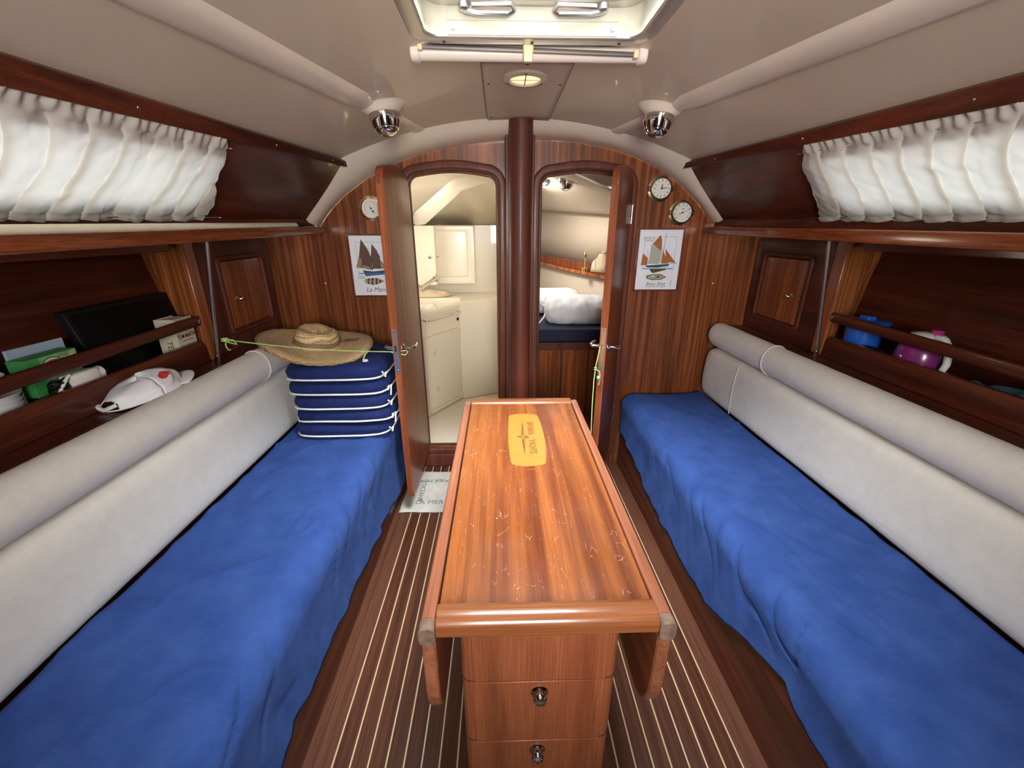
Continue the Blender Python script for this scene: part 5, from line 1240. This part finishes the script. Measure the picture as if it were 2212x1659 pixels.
bcase_ = tag(MB().hexa(G8_(-1.395, -1.214, 1.085, 1.30, LZ, 0.955)).build('black_case', M['black'], None, 30, 0.006), 'low black case under the green box and leads in left recess', 'case')
gb = thing('filter_box', (-1.30, 1.13, 0.957), 'green cardboard box of tea filters standing left of the television', 'box')
M['green'] = plain('green_card', (0.055, 0.30, 0.075, 1), 0.5); M['lgreen'] = plain('light_green_card', (0.28, 0.46, 0.20, 1), 0.5, var=0.5, vscale=30)
M['redp'] = plain('red_print', (0.60, 0.05, 0.05, 1), 0.5); M['bluep'] = plain('blue_print', (0.08, 0.14, 0.5, 1), 0.5)
gq0, gq1 = at_x(24, 780, -1.27), at_x(150, 765, -1.27)
gt_ = 1.062
ga, gb1 = 1.075, 1.215
gx = -1.262
G8 = lambda x0, x1, ya, yb, z0, z1: [Vector((x0, ya, z0)), Vector((x0, yb, z0)), Vector((x1, yb, z0)), Vector((x1, ya, z0)), Vector((x0, ya, z1)), Vector((x0, yb, z1)), Vector((x1, yb, z1)), Vector((x1, ya, z1))]
MB().hexa(G8(gx - 0.05, gx, ga, gb1, 0.957, gt_)).build('carton', M['green'], gb, 0, 0.001)
MB().hexa(G8(gx, gx + 0.0006, ga + 0.035, gb1 - 0.001, 0.959, gt_ - 0.002)).build('front_label', M['lgreen'], gb, 0)
yc_, zc2 = ga + 0.068, gt_ - 0.030
MX = lambda dx: frame_mtx((gx + dx, yc_, zc2), (0, 1, 0), (0, 0, 1))
plate('oval_logo', [(0.032 * math.cos(a), 0.020 * math.sin(a)) for a in [2 * PI * k / 28 for k in range(28)]], [], 0.0006, MX(0.0010), M['whitep'], gb)
plate('logo_top', [(0.027 * math.cos(a), 0.016 * math.sin(a)) for a in [PI * k / 14 for k in range(15)]], [], 0.0006, MX(0.0014), M['redp'], gb)
plate('logo_bottom', [(0.027 * math.cos(a), 0.016 * math.sin(a)) for a in [PI + PI * k / 14 for k in range(15)]], [], 0.0006, MX(0.0014), M['bluep'], gb)
MB().tube([Vector((gx + 0.0012, gb1 - 0.075 + 0.03 * math.cos(a), gt_ - 0.035 + 0.028 * math.sin(a))) for a in [0.4 + 0.14 * k for k in range(18)]], 0.0022, 5).build('curl_mark', M['green'], gb)
text('lettering', 'FILT', 0.022, frame_mtx((gx + 0.001, gb1 - 0.032, gt_ - 0.022), (0, 1, 0), (0, 0, 1)), M['whitep'], gb, 0.0001)
fo = thing('folder', (-1.33, 1.17, 0.957), 'pale blue flat folder standing between the green box and hull lining', 'folder')
M['paleblue'] = plain('pale_blue_card', (0.42, 0.52, 0.66, 1), 0.5)
MB().hexa(G8(-1.338, -1.330, 1.10, 1.255, 0.957, 1.083)).build('folder_sheet', M['paleblue'], fo, 0, 0.001)
# stacked plates and a mug
pc_ = Vector((-1.325, 0.985, LZ))
M['china'] = plain('white_china', (0.80, 0.80, 0.80, 1), 0.2, coat=0.3)
def dish(z, r, h, nm, lab, cat, grp=None):
    o = MB().lathe([(0.001, 0.002), (r * .5, 0.0), (r * .55, 0.003), (r * .75, h * .5), (r, h), (r * 0.995, h + 0.003), (r * .74, h * .55 + 0.004), (r * .5, 0.007), (0.001, 0.007)], (pc_.x, pc_.y, z), (0, 0, 1), 48).build(nm, M['china'], None, 40)
    return tag(o, lab, cat, grp)
pos = ['lowest', 'second', 'third', 'topmost']
for k in range(4): dish(LZ + 0.0125 * k, 0.088, 0.072, 'bowl', 'white china bowl in the left recess pile, %s of four' % pos[k], 'bowl', 'white bowls piled in the left recess')
dish(LZ + 0.118, 0.07, 0.035, 'bowl', 'deeper white bowl nested on top of the piled bowls', 'bowl')
mug = thing('mug', (pc_.x + 0.01, pc_.y, LZ + 0.08), 'upturned white mug with handle atop the piled bowls behind left rail', 'mug')
mz = LZ + 0.1285
MB().lathe([(0.048, 0), (0.049, 0.004), (0.046, 0.05), (0.036, 0.062), (0.03, 0.064), (0.002, 0.064)], (pc_.x + 0.005, pc_.y + 0.0, mz), (0, 0, 1), 32).build('mug_body', M['china'], mug, 40)
MB().tube([Vector((pc_.x + 0.005, pc_.y + 0.046 + 0.020 * math.sin(a), mz + 0.036 + 0.020 * math.cos(a) * 1.1)) for a in [PI * k / 10 for k in range(11)]], 0.0045, 8).build('mug_handle', M['china'], mug)
# charger and leads
ch = thing('plug_charger', (-1.236, 1.185, 0.957), 'white travel plug charger lying under the left fiddle rail', 'charger')
cc = Vector((-1.236, 1.185, 0.980))
MB().rings([[cc + Vector((a, t, b)) for a, b in rrect(-0.023 * s_, 0.023 * s_, -0.022 * s_, 0.022 * s_, 0.009 * s_, 4)] for t, s_ in ((-0.05, .85), (-0.035, 1), (0.02, 1), (0.028, .9))]).build('charger_body', M['whitep'], ch, 50)
MB().lathe([(0.019, 0), (0.019, 0.022), (0.014, 0.026), (0.002, 0.026)], cc + Vector((0, 0.028, 0)), (0, 1, 0), 20).build('plug_face', M['whitep'], ch)
for dx in (-0.009, 0.009): MB().tube([cc + Vector((dx, 0.054, 0)), cc + Vector((dx, 0.073, 0))], 0.0024, 8).build('plug_pin', M['brass'], ch)
cb = thing('cable_bundle', (-1.236, 1.11, 0.957), 'tangled black charging leads lying left of the white plug charger', 'cable')
rr_ = random.Random(3)
for k in range(6):
    cx, cy = -1.237 + rr_.uniform(-.003, .003), 1.112 + rr_.uniform(-.008, .008); r1_, r2_ = rr_.uniform(.009, .018), rr_.uniform(.012, .02); ph = rr_.uniform(0, 6)
    MB().tube([Vector((cx + r1_ * math.cos(t), cy + r2_ * math.sin(t), 0.962 + 0.0058 * k + 0.005 * math.sin(2 * t + ph))) for t in [2 * PI * j / 26 for j in range(26)]], 0.0028, 6, True).build('cable_loop', M['black'], cb)
wk = thing('white_stick', (-1.24, 1.09, LZ), 'slim white plastic stick leaning on the black leads behind rail', 'stick')
MB().tube([Vector((-1.222, 1.088, 0.962)), Vector((-1.222, 1.125, 0.998)), Vector((-1.222, 1.135, 1.003))], 0.0042, 8).build('stick_body', M['whitep'], wk)
# baseball cap on the ledge
cp = bpy.data.objects.new('baseball_cap', None); COL.objects.link(cp); cp.empty_display_size = 0.05
cap_c = Vector((-1.135, 1.250, 0.892)); cp.location = cap_c; ORG['baseball_cap'] = cap_c
tag(cp, 'crumpled white baseball cap with red emblem on the left ledge', 'cap')
tl = Matrix.Translation(cap_c) @ Euler((math.radians(4), math.radians(-6), math.radians(-12))).to_matrix().to_4x4()
def capf(u, v):
    a = 2 * PI * u; b = (PI / 2) * v
    rx, ry, rz = 0.078, 0.115, 0.075
    x = rx * math.cos(b) ** 0.8 * math.cos(a); y = ry * math.cos(b) ** 0.8 * math.sin(a); z = rz * math.sin(b) ** 0.9
    w = 1 + 0.20 * (0.30 - abs(nz(x * 18, y * 13 + 2, z * 16))) * math.sin(PI * min(1, v * 1.2 + .05)) + 0.03 * nz(x * 45, y * 45, z * 45)
    zz = z * w * (0.85 + 0.15 * math.sin(a)) 
    return tl @ Vector((x * w, y * w, zz + 0.001))
V = MB().grid(capf, 72, 26)
kept = []
for f in V.f:
    i_, j_ = f[0] // 27, f[0] % 27; aa = 2 * PI * i_ / 72
    if abs(aa - 1.5 * PI) < 0.42 and 0 <= j_ < 9 * (1 - (abs(aa - 1.5 * PI) / 0.45) ** 2) ** 0.5: continue
    kept.append(f)
V.f = kept
V.build('crown', M['capcloth'], cp, 80, thick=0.002)
def brim(u, v):
    a = lerp(math.radians(28), math.radians(152), u); r0, r1 = 1.0, 1.0
    x = 0.070 * math.cos(a) * (1 + 0.12 * v); y = 0.098 * math.sin(a) ** 0.8 + 0.068 * v * math.sin(a) ** 0.7
    return tl @ Vector((x, y, 0.010 + 0.004 * math.sin(PI * u) - 0.008 * v + 0.014 * math.sin(PI * u) * v))
MB().grid(brim, 24, 8).build('brim', M['capcloth'], cp, 80, thick=0.004)
MB().tube([capf(u_, 0.02) for u_ in [k / 60 for k in range(61)]], 0.0022, 6).build('hem_band', M['white'], cp)
MB().tube([tl @ Vector((0.034 * math.cos(a), -0.108 - 0.012 * math.sin(a), 0.010 + 0.010 * abs(math.cos(a)))) for a in [PI * k / 10 for k in range(11)]], [0.006] * 11, 6).build('strap', M['capcloth'], cp)
def on_cap(u, v, lift):
    p = capf(u, v); q_ = tl @ Vector((0, 0, 0)); return p + (p - q_).normalized() * lift
em = MB()
for (u0, v0, r) in ((0.060, 0.50, 0.0105), (0.085, 0.53, 0.0105)):
    em.grid(lambda s_, t_: on_cap(u0 + r * s_ * 2.6 * math.cos(2 * PI * t_) , v0 + r * 10 * s_ * math.sin(2 * PI * t_), 0.004), 3, 18)
em.build('red_emblem', M['redp'], cp, 60)

# ------------------------------------------------------------------ things in the right recess
M['bluepl'] = plain('blue_plastic', (0.014, 0.11, 0.52, 1), 0.3, coat=0.2)
cn_ = at_x(1868, 760, 1.455)
cx_, cy_ = 1.458, 1.585
cs_ = thing('storage_canister', (cx_, cy_, LZ), 'blue plastic canister with flared lid behind the right fiddle rail', 'canister')
MB().lathe([(0.055, 0), (0.058, 0.003), (0.060, 0.133), (0.064, 0.136), (0.064, 0.142), (0.05, 0.142)], (cx_, cy_, LZ), (0, 0, 1), 40).build('canister_body', M['bluepl'], cs_, 40)
lid = MB().lathe([(0.060, 0.142), (0.068, 0.146), (0.078, 0.156), (0.079, 0.164), (0.074, 0.167), (0.03, 0.170), (0.002, 0.170)], (cx_, cy_, LZ), (0, 0, 1), 40).build('lid', M['bluepl'], cs_, 40)
MB().box(cx_ - 0.018, cx_ + 0.018, cy_ - 0.022, cy_ + 0.022, LZ + 0.168, LZ + 0.184).build('lid_tab', M['bluepl'], lid, 30, 0.004)
MB().lathe([(0.0605, 0.040), (0.0615, 0.042), (0.0615, 0.048), (0.0605, 0.050)], (cx_, cy_, LZ), (0, 0, 1), 40).build('white_band', M['whitep'], cs_, 40)
jx, jy = 1.458, 1.335
M['plum'] = plain('plum_plastic', (0.20, 0.018, 0.15, 1), 0.25, coat=0.3); M['plumlid'] = plain('pink_plastic', (0.42, 0.03, 0.20, 1), 0.3)
jg = thing('drink_jug', (jx, jy, LZ), 'plum purple insulated jug with white lid and handle in right recess', 'jug')
jb = MB().lathe([(0.055, 0.0), (0.066, 0.004), (0.072, 0.03), (0.0725, 0.09), (0.066, 0.130), (0.052, 0.150), (0.002, 0.150)], (jx, jy, LZ), (0, 0, 1), 40).build('jug_body', M['plum'], jg, 60)
jl = MB().lathe([(0.054, 0.149), (0.054, 0.158), (0.044, 0.170), (0.020, 0.176), (0.002, 0.176)], (jx, jy, LZ), (0, 0, 1), 36).build('jug_lid', M['whitep'], jg, 50)
MB().lathe([(0.016, 0.172), (0.018, 0.182), (0.014, 0.188), (0.002, 0.189)], (jx + 0.01, jy - 0.018, LZ), (0, 0, 1), 20).build('lid_button', M['plumlid'], jl)
MB().tube([Vector((jx - 0.012, jy - 0.040, LZ + 0.166)), Vector((jx - 0.018, jy - 0.075, LZ + 0.166)), Vector((jx - 0.022, jy - 0.102, LZ + 0.140)), Vector((jx - 0.022, jy - 0.108, LZ + 0.095)), Vector((jx - 0.020, jy - 0.095, LZ + 0.055)), Vector((jx - 0.016, jy - 0.068, LZ + 0.036))],
          [0.012, 0.012, 0.011, 0.010, 0.010, 0.012], 10).build('jug_handle', M['whitep'], jg, 60)
MB().tube([Vector((jx - 0.035, jy - 0.062, LZ + 0.03)), Vector((jx - 0.055, jy - 0.085, LZ + 0.028)), Vector((jx - 0.050, jy - 0.098, LZ + 0.012)), Vector((jx - 0.030, jy - 0.09, LZ + 0.010))], 0.007, 8).build('tap', M['whitep'], jg)
MB().lathe([(0.0735, 0.030), (0.0738, 0.034)], (jx, jy, LZ), (0, 0, 1), 32).build('waist_ring', M['plumlid'], jb)
for k in range(4): MB().box(jx - 0.0735, jx - 0.0725, jy - 0.004, jy + 0.004, LZ + 0.056 + 0.012 * k, LZ + 0.061 + 0.012 * k).build('level_mark', M['whitep'], jb, 0)
bb = tag(MB().box(1.395, 1.43, 1.435, 1.51, LZ, LZ + 0.085).build('black_pouch', M['black'], None, 30, 0.008), 'small black pouch standing between the blue canister and plum jug', 'pouch')
M['teal'] = cloth('teal_cloth', (0.03, 0.10, 0.13, 1), (0.06, 0.17, 0.20, 1), 0.9, 500, 0.5)
def fl_(u, v):
    return Vector((lerp(1.385, 1.50, v), lerp(0.70, 1.20, u), LZ + 0.001 + 0.105 * (1 - abs(2 * u - 1) ** 4) * (1 - abs(2 * v - 1) ** 3) * (0.8 + 0.5 * nz(u * 5, v * 3, 3))))
tag(MB().grid(fl_, 40, 16).build('folded_cloth', M['teal'], None, 80), 'dark teal cloth lying in the right recess aft of the jug', 'cloth')

# ------------------------------------------------------------------ wall behind the camera, with the companionway opening, so that light enters only where it does on the boat
struct(plate('wall_back', [(-1.65, -0.02), (1.82, -0.02), (1.82, 1.9), (-1.65, 1.9)], [[(-0.26, 0.9), (0.43, 0.9), (0.43, 1.82), (-0.26, 1.82)]], 0.02, XZ(Y0), M['bulk']))

for o in COL.objects:
    if o.name.split('.')[0] in ('printed_ship', 'printed_lines', 'dial_marks'): o['kind'] = 'stuff'
